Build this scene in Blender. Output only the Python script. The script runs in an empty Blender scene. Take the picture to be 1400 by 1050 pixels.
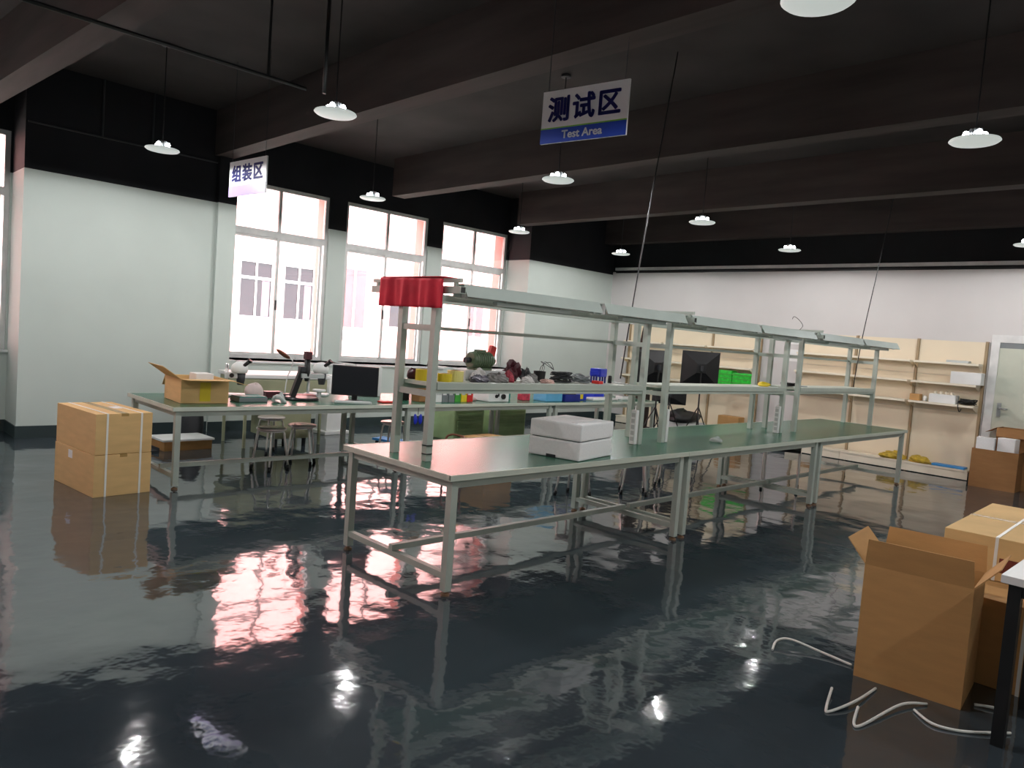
import bpy, bmesh, math, random
from mathutils import Vector, Matrix
rnd = random.Random(7)
SC = bpy.context.scene
COL = SC.collection
PI = math.pi

# ------------------------------------------------------------------ camera
cam_d = bpy.data.cameras.new('camera')
cam_d.sensor_fit = 'HORIZONTAL'; cam_d.sensor_width = 36.0
cam_d.lens = 1010.77 / 1400 * 36.0
cam_d.clip_start = .05; cam_d.clip_end = 300
cam = bpy.data.objects.new('camera', cam_d); COL.objects.link(cam)
_right = Vector((0.69637767, 0.71370623, 0.07537608))
_down = Vector((0.09777424, 0.00970086, -0.99516134))
_fwd = Vector((-0.71098406, 0.70037798, -0.06302662))
m = Matrix.Identity(4)
for i in range(3):
    m[i][0] = _right[i]; m[i][1] = -_down[i]; m[i][2] = -_fwd[i]
m[0][3], m[1][3], m[2][3] = 0, 0, 1.6
cam.matrix_world = m
SC.camera = cam

# ------------------------------------------------------------------ world, sun, exposure
world = bpy.data.worlds.new('overcast_sky'); SC.world = world; world.use_nodes = True
bg = world.node_tree.nodes['Background']
bg.inputs[0].default_value = (.88, .94, 1.0, 1); bg.inputs[1].default_value = 9.0
sun_d = bpy.data.lights.new('sun', 'SUN'); sun_d.energy = 8; sun_d.angle = .02; sun_d.color = (1, .96, .9)
sun = bpy.data.objects.new('sun', sun_d); COL.objects.link(sun)
sun.rotation_euler = Vector((-.62, .22, -.75)).to_track_quat('-Z', 'Y').to_euler()   # shines over the roof on the house across the yard
SC.view_settings.view_transform = 'Standard'; SC.view_settings.look = 'None'
SC.view_settings.gamma = 1; SC.view_settings.use_curve_mapping = False
SC.view_settings.exposure = 0.34
LAMP_POWER = 52.0

# ------------------------------------------------------------------ materials
def lin(c):
    return tuple(((v / 255) / 12.92 if v / 255 <= .04045 else ((v / 255 + .055) / 1.055) ** 2.4) for v in c)
MATS = {}
def mat(name, rgb, rough=.5, metal=0, var=.10, scale=6, bump=0, bscale=40, emit=0, spec=.5, stretch=(1, 1, 1), alpha=None, trans=0):
    if name in MATS: return MATS[name]
    mt = bpy.data.materials.new(name); mt.use_nodes = True
    nt = mt.node_tree; b = nt.nodes['Principled BSDF']
    c = lin(rgb)
    tc = nt.nodes.new('ShaderNodeTexCoord')
    mp = nt.nodes.new('ShaderNodeMapping'); mp.inputs['Scale'].default_value = stretch
    nt.links.new(tc.outputs['Object'], mp.inputs[0])
    n = nt.nodes.new('ShaderNodeTexNoise'); n.inputs['Scale'].default_value = scale; n.inputs['Detail'].default_value = 4
    nt.links.new(mp.outputs[0], n.inputs['Vector'])
    r = nt.nodes.new('ShaderNodeValToRGB')
    r.color_ramp.elements[0].position = .3; r.color_ramp.elements[1].position = .7
    r.color_ramp.elements[0].color = tuple(v * (1 - var) for v in c) + (1,)
    r.color_ramp.elements[1].color = tuple(min(1, v * (1 + var)) for v in c) + (1,)
    nt.links.new(n.outputs['Fac'], r.inputs[0])
    nt.links.new(r.outputs[0], b.inputs['Base Color'])
    b.inputs['Roughness'].default_value = rough; b.inputs['Metallic'].default_value = metal
    b.inputs['Specular IOR Level'].default_value = spec
    if trans: b.inputs['Transmission Weight'].default_value = trans
    if emit:
        nt.links.new(r.outputs[0], b.inputs['Emission Color']); b.inputs['Emission Strength'].default_value = emit
    if bump:
        n2 = nt.nodes.new('ShaderNodeTexNoise'); n2.inputs['Scale'].default_value = bscale; n2.inputs['Detail'].default_value = 3
        nt.links.new(mp.outputs[0], n2.inputs['Vector'])
        bp = nt.nodes.new('ShaderNodeBump'); bp.inputs['Strength'].default_value = 1; bp.inputs['Distance'].default_value = bump
        nt.links.new(n2.outputs['Fac'], bp.inputs['Height']); nt.links.new(bp.outputs[0], b.inputs['Normal'])
    MATS[name] = mt
    return mt

def two_tone(name, low, high, zsplit):
    """wall paint: one colour up to a painted line, black above it (same line all around the room)"""
    mt = bpy.data.materials.new(name); mt.use_nodes = True; nt = mt.node_tree; b = nt.nodes['Principled BSDF']
    g = nt.nodes.new('ShaderNodeNewGeometry'); s = nt.nodes.new('ShaderNodeSeparateXYZ')
    nt.links.new(g.outputs['Position'], s.inputs[0])
    gt = nt.nodes.new('ShaderNodeMath'); gt.operation = 'GREATER_THAN'; gt.inputs[1].default_value = zsplit
    nt.links.new(s.outputs['Z'], gt.inputs[0])
    n = nt.nodes.new('ShaderNodeTexNoise'); n.inputs['Scale'].default_value = 1.3; n.inputs['Detail'].default_value = 5
    nt.links.new(g.outputs['Position'], n.inputs['Vector'])
    def ramp(c, v):
        r = nt.nodes.new('ShaderNodeValToRGB'); r.color_ramp.elements[0].position = .3; r.color_ramp.elements[1].position = .7
        r.color_ramp.elements[0].color = tuple(x * (1 - v) for x in c) + (1,); r.color_ramp.elements[1].color = tuple(min(1, x * (1 + v)) for x in c) + (1,)
        nt.links.new(n.outputs['Fac'], r.inputs[0]); return r
    a = ramp(lin(low), .03); h = ramp(lin(high), .2)
    mx = nt.nodes.new('ShaderNodeMix'); mx.data_type = 'RGBA'
    nt.links.new(gt.outputs[0], mx.inputs[0]); nt.links.new(a.outputs[0], mx.inputs[6]); nt.links.new(h.outputs[0], mx.inputs[7])
    nt.links.new(mx.outputs[2], b.inputs['Base Color']); b.inputs['Roughness'].default_value = .75
    b.inputs['Specular IOR Level'].default_value = .25
    MATS[name] = mt; return mt

def floor_mat():
    mt = bpy.data.materials.new('epoxy_floor'); mt.use_nodes = True; nt = mt.node_tree; b = nt.nodes['Principled BSDF']
    tc = nt.nodes.new('ShaderNodeTexCoord')
    n = nt.nodes.new('ShaderNodeTexNoise'); n.inputs['Scale'].default_value = .9; n.inputs['Detail'].default_value = 6
    nt.links.new(tc.outputs['Object'], n.inputs['Vector'])
    r = nt.nodes.new('ShaderNodeValToRGB'); r.color_ramp.elements[0].position = .3; r.color_ramp.elements[1].position = .72
    r.color_ramp.elements[0].color = (*lin((48, 57, 63)), 1); r.color_ramp.elements[1].color = (*lin((64, 75, 81)), 1)
    nt.links.new(n.outputs['Fac'], r.inputs[0]); nt.links.new(r.outputs[0], b.inputs['Base Color'])
    b.inputs['Roughness'].default_value = .06; b.inputs['IOR'].default_value = 2.0; b.inputs['Specular IOR Level'].default_value = .5
    # trowel waves in the resin and a fine orange-peel
    n2 = nt.nodes.new('ShaderNodeTexNoise'); n2.inputs['Scale'].default_value = 1.7; n2.inputs['Detail'].default_value = 2; n2.inputs['Roughness'].default_value = .45
    n3 = nt.nodes.new('ShaderNodeTexNoise'); n3.inputs['Scale'].default_value = 9; n3.inputs['Detail'].default_value = 2
    nt.links.new(tc.outputs['Object'], n2.inputs['Vector']); nt.links.new(tc.outputs['Object'], n3.inputs['Vector'])
    b1 = nt.nodes.new('ShaderNodeBump'); b1.inputs['Strength'].default_value = 1; b1.inputs['Distance'].default_value = .012
    b2 = nt.nodes.new('ShaderNodeBump'); b2.inputs['Strength'].default_value = 1; b2.inputs['Distance'].default_value = .0013
    nt.links.new(n2.outputs['Fac'], b1.inputs['Height']); nt.links.new(n3.outputs['Fac'], b2.inputs['Height'])
    nt.links.new(b1.outputs[0], b2.inputs['Normal']); nt.links.new(b2.outputs[0], b.inputs['Normal'])
    return mt

def glass_mat():
    mt = bpy.data.materials.new('window_glass'); mt.use_nodes = True; nt = mt.node_tree
    nt.nodes.remove(nt.nodes['Principled BSDF']); out = nt.nodes['Material Output']
    t = nt.nodes.new('ShaderNodeBsdfTransparent'); t.inputs[0].default_value = (.95, .96, .96, 1)
    g = nt.nodes.new('ShaderNodeBsdfGlossy'); g.inputs['Roughness'].default_value = .02
    f = nt.nodes.new('ShaderNodeFresnel'); f.inputs[0].default_value = 1.45
    n = nt.nodes.new('ShaderNodeTexNoise'); n.inputs['Scale'].default_value = 3
    mu = nt.nodes.new('ShaderNodeMath'); mu.operation = 'MULTIPLY'; mx = nt.nodes.new('ShaderNodeMixShader')
    ad = nt.nodes.new('ShaderNodeMath'); ad.operation = 'ADD'; ad.inputs[1].default_value = .4
    nt.links.new(n.outputs['Fac'], ad.inputs[0]); nt.links.new(ad.outputs[0], mu.inputs[0]); nt.links.new(f.outputs[0], mu.inputs[1])
    nt.links.new(mu.outputs[0], mx.inputs[0]); nt.links.new(t.outputs[0], mx.inputs[1]); nt.links.new(g.outputs[0], mx.inputs[2])
    nt.links.new(mx.outputs[0], out.inputs[0]); return mt

ZP = 3.10
M_wall = two_tone('wall_paint', (196, 205, 199), (34, 34, 38), ZP)
M_wallb = two_tone('back_wall_paint', (206, 203, 201), (30, 31, 33), 3.16)
M_ceil = mat('black_ceiling_paint', (66, 61, 60), .85, var=.22, scale=1.2, spec=.2)
M_beam = mat('black_beam_paint', (68, 60, 58), .8, var=.25, scale=1.8, spec=.25, stretch=(.4, 3, 3))
M_floor = floor_mat()
M_glass = glass_mat()
M_base = mat('baseboard_paint', (44, 58, 60), .45)
M_frame = mat('window_frame_white', (215, 215, 213), .4)
M_pink = mat('pink_render', (240, 170, 164), .9, var=.05, scale=.5)
M_pinkw = mat('pink_band', (222, 132, 124), .9, var=.05, scale=.5)
M_redpanel = mat('red_brown_panel', (142, 80, 84), .8, var=.1, scale=1)
M_farglass = mat('far_glass', (44, 28, 32), .1, var=.3, scale=.4)
M_curtain = mat('far_curtain', (120, 100, 108), .9)
M_steel = mat('grey_green_powder_coat', (176, 186, 176), .42, var=.04)
M_top = mat('green_bench_mat', (56, 106, 84), .27, var=.10, scale=1.6, spec=.28)
M_edge = mat('bench_edge_band', (196, 204, 190), .45, var=.04)
M_chrome = mat('chrome', (225, 222, 220), .3, .85, var=.03)
M_black = mat('black_plastic', (20, 20, 22), .4, var=.2)
M_dark = mat('dark_grey_plastic', (48, 50, 54), .5, var=.15)
M_white = mat('white_plastic', (226, 228, 226), .45, var=.03)
M_foam = mat('white_foam', (236, 238, 238), .85, var=.03, scale=60, bump=.001, bscale=220)
M_card = mat('brown_cardboard', (190, 146, 92), .85, var=.07, scale=5, bump=.0006, bscale=90, stretch=(1, 1, 4))
M_card2 = mat('tan_cardboard', (214, 178, 122), .85, var=.06, scale=5, bump=.0006, bscale=90, stretch=(1, 1, 4))
M_card3 = mat('dark_cardboard', (150, 108, 66), .85, var=.08, scale=5, stretch=(1, 1, 4))
M_strap = mat('white_strap', (232, 232, 226), .4, var=.03)
M_tape = mat('parcel_tape', (170, 138, 84), .25, var=.05)
M_ytape = mat('yellow_tape', (214, 190, 40), .35, var=.06)
M_cream = mat('cream_shelf_steel', (226, 212, 186), .5, var=.03, scale=2)
M_upright = mat('shelf_upright_steel', (158, 136, 104), .5, var=.08)
M_cream2 = mat('cream_shelf_edge', (232, 224, 204), .45, var=.03)
M_blue = mat('royal_blue_plastic', (30, 52, 190), .4, var=.1)
M_lblue = mat('light_blue_plastic', (96, 170, 210), .45, var=.08)
M_navy = mat('navy_print', (26, 30, 120), .6, var=.05)
M_signw = mat('sign_white', (226, 228, 232), .4, var=.02)
M_signb = mat('sign_blue', (22, 60, 160), .4, var=.05)
M_signglare = mat('sign_glare_lavender', (160, 146, 190), .4, var=.05)  # band and stripe of the small sign, washed-out reflection painted into the colour
M_signg = mat('sign_green', (120, 180, 60), .4, var=.05)
M_green = mat('green_plastic', (70, 160, 60), .4, var=.12)
M_olive = mat('olive_machine_paint', (86, 104, 78), .45, var=.12, scale=12)
M_lime = mat('bright_green_wrap', (30, 190, 50), .35, var=.35, scale=14)
M_red = mat('red_cloth', (222, 44, 66), .8, var=.18, scale=5)
M_redp = mat('red_plastic', (206, 44, 40), .4, var=.08)
M_yel = mat('yellow_plastic', (226, 200, 40), .4, var=.08)
M_grey = mat('grey_plastic', (120, 126, 128), .5, var=.08)
M_lgrey = mat('light_grey_plastic', (186, 190, 188), .45, var=.06)
M_teal = mat('teal_plastic', (30, 130, 120), .4, var=.08)
M_maroon = mat('maroon_plastic', (70, 22, 32), .4, var=.12)
M_beige = mat('beige_green_enamel', (168, 172, 140), .45, var=.05)
M_pinkseat = mat('stool_seat_steel', (238, 226, 222), .32, .7, var=.04)
M_bag = mat('grey_bag', (130, 128, 126), .6, var=.35, scale=16)
M_blackbag = mat('black_nylon', (16, 16, 18), .55, var=.3, scale=10)
M_clear = mat('clear_film', (228, 236, 234), .12, var=.1, trans=.6)
M_brown = mat('brown_leather', (120, 66, 44), .5, var=.12)
M_foot = mat('brass_foot', (126, 98, 74), .5, var=.1)
M_tube = mat('fluorescent_tube_off', (232, 226, 220), .25, var=.02)
M_hood = mat('lamp_hood_enamel', (186, 198, 192), .35, var=.04)
M_lampdisc = mat('lamp_diffuser', (222, 230, 226), .5, var=.02, emit=.4)
M_glow = mat('lamp_led_glow', (246, 250, 255), .5, var=.01, emit=24)
M_alu = mat('cast_aluminium', (190, 192, 194), .3, .8, var=.06)
M_print_hole = mat('print_and_hole_shade', (110, 50, 36), .8, var=.2, scale=30)
M_door = mat('door_laminate', (196, 200, 184), .5, var=.03)
M_ground = mat('courtyard_concrete', (190, 186, 178), .9, var=.08, scale=.6)
M_paper = mat('white_paper', (236, 236, 234), .8, var=.03)
M_yellowbag = mat('yellow_packets', (190, 160, 50), .5, var=.35, scale=18)
M_bluesheet = mat('blue_sheet', (60, 140, 205), .45, var=.1)

# ------------------------------------------------------------------ mesh helpers
class MB:
    def __init__(s): s.v = []; s.f = []
    def add(s, vs, fs):
        k = len(s.v); s.v += [tuple(p) for p in vs]; s.f += [tuple(i + k for i in q) for q in fs]; return s
    def box(s, x0, x1, y0, y1, z0, z1):
        x0, x1 = min(x0, x1), max(x0, x1); y0, y1 = min(y0, y1), max(y0, y1); z0, z1 = min(z0, z1), max(z0, z1)
        vs = [(x0, y0, z0), (x1, y0, z0), (x1, y1, z0), (x0, y1, z0), (x0, y0, z1), (x1, y0, z1), (x1, y1, z1), (x0, y1, z1)]
        return s.add(vs, [(0, 3, 2, 1), (4, 5, 6, 7), (0, 1, 5, 4), (1, 2, 6, 5), (2, 3, 7, 6), (3, 0, 4, 7)])
    def cbox(s, c, d):
        return s.box(c[0] - d[0] / 2, c[0] + d[0] / 2, c[1] - d[1] / 2, c[1] + d[1] / 2, c[2] - d[2] / 2, c[2] + d[2] / 2)
    def slab(s, quad, n, t):
        """four corner points extruded by vector n*t"""
        q = [Vector(p) for p in quad]; n = Vector(n).normalized() * t
        vs = q + [p + n for p in q]
        return s.add(vs, [(3, 2, 1, 0), (4, 5, 6, 7), (0, 1, 5, 4), (1, 2, 6, 5), (2, 3, 7, 6), (3, 0, 4, 7)])
    def bar(s, a, b, w, h=None, up=(0, 0, 1)):
        h = h or w; a = Vector(a); b = Vector(b); d = (b - a).normalized(); up = Vector(up)
        if abs(d.dot(up)) > .95: up = Vector((1, 0, 0))
        u = d.cross(up).normalized() * w / 2; v = u.cross(d).normalized() * h / 2
        vs = [a - u - v, a + u - v, a + u + v, a - u + v, b - u - v, b + u - v, b + u + v, b - u + v]
        return s.add(vs, [(0, 3, 2, 1), (4, 5, 6, 7), (0, 1, 5, 4), (1, 2, 6, 5), (2, 3, 7, 6), (3, 0, 4, 7)])
    def tube(s, pts, r, n=8, caps=True):
        pts = [Vector(p) for p in pts]; rs = r if isinstance(r, (list, tuple)) else [r] * len(pts)
        k = len(s.v); ref = None
        for i, p in enumerate(pts):
            d = (pts[min(i + 1, len(pts) - 1)] - pts[max(i - 1, 0)]).normalized()
            if ref is None:
                ref = d.cross(Vector((0, 0, 1)))
                if ref.length < .05: ref = d.cross(Vector((1, 0, 0)))
            ref = (ref - d * ref.dot(d))
            if ref.length < 1e-4: ref = d.orthogonal()
            ref.normalize(); w = d.cross(ref)
            for j in range(n):
                a = 2 * PI * j / n; s.v.append(tuple(p + (ref * math.cos(a) + w * math.sin(a)) * rs[i]))
        for i in range(len(pts) - 1):
            for j in range(n):
                s.f.append((k + i * n + j, k + i * n + (j + 1) % n, k + (i + 1) * n + (j + 1) % n, k + (i + 1) * n + j))
        if caps:
            s.f.append(tuple(k + j for j in reversed(range(n)))); e = k + (len(pts) - 1) * n
            s.f.append(tuple(e + j for j in range(n)))
        return s
    def lathe(s, prof, c=(0, 0, 0), n=24):
        k = len(s.v)
        for r, z in prof:
            for j in range(n):
                a = 2 * PI * j / n; s.v.append((c[0] + r * math.cos(a), c[1] + r * math.sin(a), c[2] + z))
        for i in range(len(prof) - 1):
            for j in range(n):
                s.f.append((k + i * n + j, k + i * n + (j + 1) % n, k + (i + 1) * n + (j + 1) % n, k + (i + 1) * n + j))
        s.f.append(tuple(k + j for j in reversed(range(n)))); e = k + (len(prof) - 1) * n
        s.f.append(tuple(e + j for j in range(n)))
        return s
    def blob(s, c, d, seed=1, amp=.18, nu=14, nv=9, flat=True, crumple=0):
        r = random.Random(seed); ph = [(r.uniform(1, 3.4), r.uniform(0, 6.3), r.uniform(1, 3.2), r.uniform(0, 6.3)) for _ in range(5)]
        k = len(s.v)
        for i in range(nv + 1):
            t = PI * i / nv
            for j in range(nu):
                a = 2 * PI * j / nu
                q = 1 + amp * sum(math.sin(round(p[0]) * a + p[1]) * math.sin(p[2] * t + p[3]) for p in ph) / 2.2
                q *= 1 + crumple * r.uniform(-1, 1)
                z = math.cos(t)
                if flat and z < -.55: z = -.55
                s.v.append((c[0] + d[0] / 2 * math.sin(t) * math.cos(a) * q, c[1] + d[1] / 2 * math.sin(t) * math.sin(a) * q, c[2] + d[2] / 1.55 * (z * (q if z > 0 else 1) + .55)))
        for i in range(nv):
            for j in range(nu):
                s.f.append((k + i * nu + j, k + (i + 1) * nu + j, k + (i + 1) * nu + (j + 1) % nu, k + i * nu + (j + 1) % nu))
        return s
    def build(s, name, material, parent=None, loc=(0, 0, 0), rz=0, smooth=False, bevel=0):
        me = bpy.data.meshes.new(name); me.from_pydata(s.v, [], s.f); me.update()
        bm = bmesh.new(); bm.from_mesh(me); bmesh.ops.recalc_face_normals(bm, faces=bm.faces)
        if bevel: bmesh.ops.bevel(bm, geom=list(bm.edges), offset=bevel, segments=2, affect='EDGES', profile=.6)
        bm.to_mesh(me); bm.free()
        me.materials.append(material)
        if smooth:
            me.polygons.foreach_set('use_smooth', [len(p.vertices) <= 4 for p in me.polygons])
        o = bpy.data.objects.new(name, me); COL.objects.link(o)
        o.location = loc; o.rotation_euler = (0, 0, rz)
        if parent: o.parent = parent
        return o

def tag(o, label, cat, group=None):
    o['label'] = label; o['category'] = cat
    if group: o['group'] = group
    return o
def thing(name, label, cat, loc=(0, 0, 0), rz=0, group=None):
    o = bpy.data.objects.new(name, None); COL.objects.link(o); o.empty_display_size = .1
    o.location = loc; o.rotation_euler = (0, 0, rz)
    return tag(o, label, cat, group)
def struct(o): o['kind'] = 'structure'; return o
def dup(root, label, loc, rz=0):
    r = root.copy(); COL.objects.link(r); r.location = loc; r.rotation_euler = (0, 0, rz); r['label'] = label
    for ch in list(root.children):
        c = ch.copy(); COL.objects.link(c); c.parent = r
        for g in list(ch.children):
            d = g.copy(); COL.objects.link(d); d.parent = c
    return r
def smoothpath(pts, n=6):
    P = [Vector(p) for p in pts]; out = []
    for i in range(len(P) - 1):
        p0 = P[max(i - 1, 0)]; p1 = P[i]; p2 = P[i + 1]; p3 = P[min(i + 2, len(P) - 1)]
        for k in range(n):
            t = k / n
            out.append(.5 * ((2 * p1) + (p2 - p0) * t + (2 * p0 - 5 * p1 + 4 * p2 - p3) * t * t + (3 * p1 - p0 - 3 * p2 + p3) * t ** 3))
    out.append(P[-1]); return out
def text(name, body, size, material, parent, loc, depth=.002, bold=0, xs=1.0, sp=1.0):
    c = bpy.data.curves.new(name, 'FONT'); c.body = body; c.size = size; c.align_x = 'CENTER'; c.align_y = 'CENTER'
    c.extrude = depth; c.space_character = sp
    t = bpy.data.objects.new(name, c); COL.objects.link(t)
    dg = bpy.context.evaluated_depsgraph_get(); me = bpy.data.meshes.new_from_object(t.evaluated_get(dg))
    bpy.data.objects.remove(t)
    # thicken the strokes with shifted copies, then stand the letters up, facing -y
    bm = bmesh.new()
    for dx, dy in ([(0, 0)] if not bold else [(0, 0), (bold, 0), (-bold, 0), (0, bold), (0, -bold), (bold * .7, bold * .7), (-bold * .7, -bold * .7), (bold * .7, -bold * .7), (-bold * .7, bold * .7)]):
        m2 = me.copy(); m2.transform(Matrix.Translation((dx, dy, 0))); bm.from_mesh(m2); bpy.data.meshes.remove(m2)
    bm.to_mesh(me); bm.free()
    me.transform(Matrix.Rotation(PI / 2, 4, 'X') @ Matrix.Diagonal((xs, 1, 1, 1)))
    me.materials.clear(); me.materials.append(material)
    o = bpy.data.objects.new(name, me); COL.objects.link(o); o.parent = parent; o.location = loc
    return o

# ================================================================== SETTING
XW, YB, XR, YF, ZC = -10.05, 12.70, 3.2, -4.6, 4.30
struct(MB().box(XW - .6, XR + .3, YF - .3, YB + .3, -.15, 0).build('floor', M_floor))
ceil = struct(MB().box(XW - .6, XR + .3, YF - .3, YB + .3, ZC, ZC + .25).build('ceiling', M_ceil))
for yl, yr, w in ((-4.05, -4.05, .24), (-1.25, -1.25, .24), (1.50, 1.78, .24), (4.16, 4.2, .24), (7.03, 7.03, .24), (9.86, 9.86, .24), (12.45, 12.45, .22)):
    # a beam runs the width of the room; yl / yr: its centre at the window wall and 4 m in
    sl = (yr - yl) / 4.5; ya = yl; yb2 = yl + sl * (XR - XW) if abs(sl) < .02 else yr
    b = MB()
    xs = [XW - .02, XW + 4.5, XR] if abs(sl) >= .02 else [XW - .02, XR]
    ys = [yl, yr, yr] if len(xs) == 3 else [yl, yl]
    for i in range(len(xs) - 1):
        x0, x1, y0, y1 = xs[i], xs[i + 1], ys[i], ys[i + 1]
        b.slab([(x0, y0 - w / 2, 3.71), (x1, y1 - w / 2, 3.71), (x1, y1 + w / 2, 3.71), (x0, y0 + w / 2, 3.71)], (0, 0, 1), ZC - 3.71)
    b.build('beam', M_beam, ceil)

# window wall: solid stretches, two recesses with three windows each
W = MB()
XO = XW - .72                                    # back of the recesses
def solid(y0, y1, x0=XO, x1=XW, z0=0, z1=ZC): W.box(x0, x1, y0, y1, z0, z1)
solid(YF, -3.55); solid(1.90, 4.35); solid(10.12, YB + .3)
WINS_R = [(4.52, 6.155), (6.465, 8.14), (8.45, 10.10)]
WINS_L = [(-3.50, -1.90), (-1.68, -.06), (.24, 1.88)]
ZS, ZT = .99, 3.59
for wins, lo, hi in ((WINS_R, 4.35, 10.12), (WINS_L, -3.55, 1.90)):
    xb = XO + .12
    ed = [lo] + [e for w in wins for e in w] + [hi]
    for i in range(0, len(ed), 2): solid(ed[i], ed[i + 1], XO, xb, ZS, ZT)
    solid(lo, hi, XO, xb, ZT, ZC)
    solid(lo, hi, XO, XW if wins is WINS_R else xb, 0, ZS)
wall_left = struct(W.build('wall_left', M_wall))
MB().box(XW, XW + .06, 4.10, 4.35, 0, 3.71).build('pilaster', M_wall, wall_left)
# outer skin of pink render with the same openings
W = MB()
XE = XO - .27
for wins, lo, hi in ((WINS_R, 4.35, YB + .3), (WINS_L, YF, 4.35)):
    ed = [lo] + [e for w in wins for e in w] + [hi]
    for i in range(0, len(ed), 2): W.box(XE, XO, ed[i], ed[i + 1], ZS, ZT)
    W.box(XE, XO, lo, hi, ZT, ZC + .25); W.box(XE, XO, lo, hi, -.15, ZS)
struct(W.build('wall_exterior', M_pinkw))

def window(n, y0, y1):
    x = XO + .05
    r = struct(bpy.data.objects.new('window_%d' % n, None)); COL.objects.link(r); r.location = (x, (y0 + y1) / 2, ZS)
    h = (y1 - y0) / 2; H = ZT - ZS; t = .055; d = .06; zt = 1.885
    b = MB()
    b.box(-d / 2, d / 2, -h, h, 0, t); b.box(-d / 2, d / 2, -h, h, H - t, H)
    b.box(-d / 2, d / 2, -h, -h + t, t, H - t); b.box(-d / 2, d / 2, h - t, h, t, H - t)
    b.build('window_frame', M_frame, r)
    MB().box(-d / 2, d / 2, -h + t, h - t, zt - .05, zt + .05).build('transom', M_frame, r)
    MB().box(-d / 2 + .005, d / 2 - .005, -.025, .025, zt + .05, H - t).build('mullion', M_frame, r)
    # two sliding sashes below
    for k, (a, c, off) in enumerate(((-h + t, .03, -.012), (-.03, h - t - .03, .014))):
        b = MB(); s = .036
        b.box(off - .012, off + .012, a, a + s, t, zt - .05); b.box(off - .012, off + .012, c - s, c, t, zt - .05)
        b.box(off - .012, off + .012, a + s, c - s, t, t + s); b.box(off - .012, off + .012, a + s, c - s, zt - .05 - s, zt - .05)
        sa = b.build('sash', M_frame, r)
        MB().box(off - .003, off + .003, a + s, c - s, t + s, zt - .05 - s).build('pane', M_glass, sa)
        MB().box(off + .012, off + .03, (c if k == 0 else a + s) - .026, (c if k == 0 else a + s) - .01, .75, .9).build('latch', M_dark, sa)
    for a, c in ((-h + t, -.025), (.025, h - t)):
        MB().box(-.003, .003, a, c, zt + .05, H - t).build('pane', M_glass, r)
    MB().box(.03, XW + .03 - x if n <= 3 else .12, -h - .05, h + .05, -.03, 0).build('window_sill', M_white, r)
for i, (a, b_) in enumerate(WINS_R + WINS_L): window(i + 1, a, b_)

W = MB()
for a, b_ in ((1.90, 4.10), (4.35, YB)): W.box(XW, XW + .012, a, b_, 0, .14)
W.box(XW + .06, XW + .072, 4.09, 4.36, 0, .14)
W.box(XO + .12, XO + .132, -3.55, 1.90, 0, .14); W.box(XO + .132, XW + .012, 1.888, 1.90, 0, .14)
struct(W.build('baseboard_left', M_base))

struct(MB().box(XW, XR + .3, YB, YB + .3, 0, ZC).build('wall_back', M_wallb))
struct(MB().box(XR, XR + .3, YF, YB, 0, ZC).build('wall_right', M_wall))
struct(MB().box(XW, XR, YF - .3, YF, 0, ZC).build('wall_front', M_wall))
struct(MB().box(XW, -2.95, YB - .012, YB, 0, .14).build('baseboard_back', M_base))
# cable trunking along the top of the white paint on the back wall
struct(MB().box(-9.95, XR, YB - .06, YB, 3.19, 3.245).build('trim_1', M_frame))
struct(MB().box(-9.95, XR, YB - .03, YB, 3.135, 3.17).build('trim_gap', M_black))  # black strip drawn for the dark gap under the trunking

# door in the back wall
dr = struct(bpy.data.objects.new('door_1', None)); COL.objects.link(dr); dr.location = (-2.3, YB, 0)
MB().box(-.47, .47, -.035, -.005, 0, 2.06).build('door_leaf', M_door, dr)
b = MB(); b.box(-.58, -.47, -.05, 0, 0, 2.17); b.box(.47, .58, -.05, 0, 0, 2.17); b.box(-.47, .47, -.05, 0, 2.06, 2.17)
b.build('door_frame', M_frame, dr)
MB().box(-.47, .47, -.038, -.0355, 1.98, 2.06).build('door_closer_rail', M_grey, dr)
hd = MB(); hd.box(-.42, -.37, -.05, -.035, .98, 1.18); hd.build('handle_plate', M_alu, dr)
MB().tube([(-.395, -.05, 1.1), (-.395, -.09, 1.1), (-.28, -.095, 1.1)], .011).build('door_handle', M_alu, dr, smooth=True)

# yard and the house across
struct(MB().box(-70, XE, -60, 90, -.35, -.15).build('ground_yard', M_ground))
house = thing('apartment_building', 'pink rendered building with white-framed windows seen across the yard', 'building', (-32, 0, -.15))
hw = MB(); FY0, FY1, FH = -25, 62, 16
grp = []
for k in range(-4, 6): grp += [(14.25 + 8 * k, 15.85 + 8 * k), (16.35 + 8 * k, 17.95 + 8 * k)]
def rows(): return ((1.75, 4.3),)
ed = [FY0] + [e for g in grp for e in g] + [FY1]
zprev = 0
for z0, z1 in rows():
    hw.box(-.3, 0, FY0, FY1, zprev, z0)
    for i in range(0, len(ed), 2): hw.box(-.3, 0, ed[i], ed[i + 1], z0, z1)
    zprev = z1
hw.box(-.3, 0, FY0, FY1, zprev, FH); hw.box(-8, -.3, FY0, FY1, 0, FH)
hw.build('wall', M_pink, house)
pm = fm = cm = None
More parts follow.
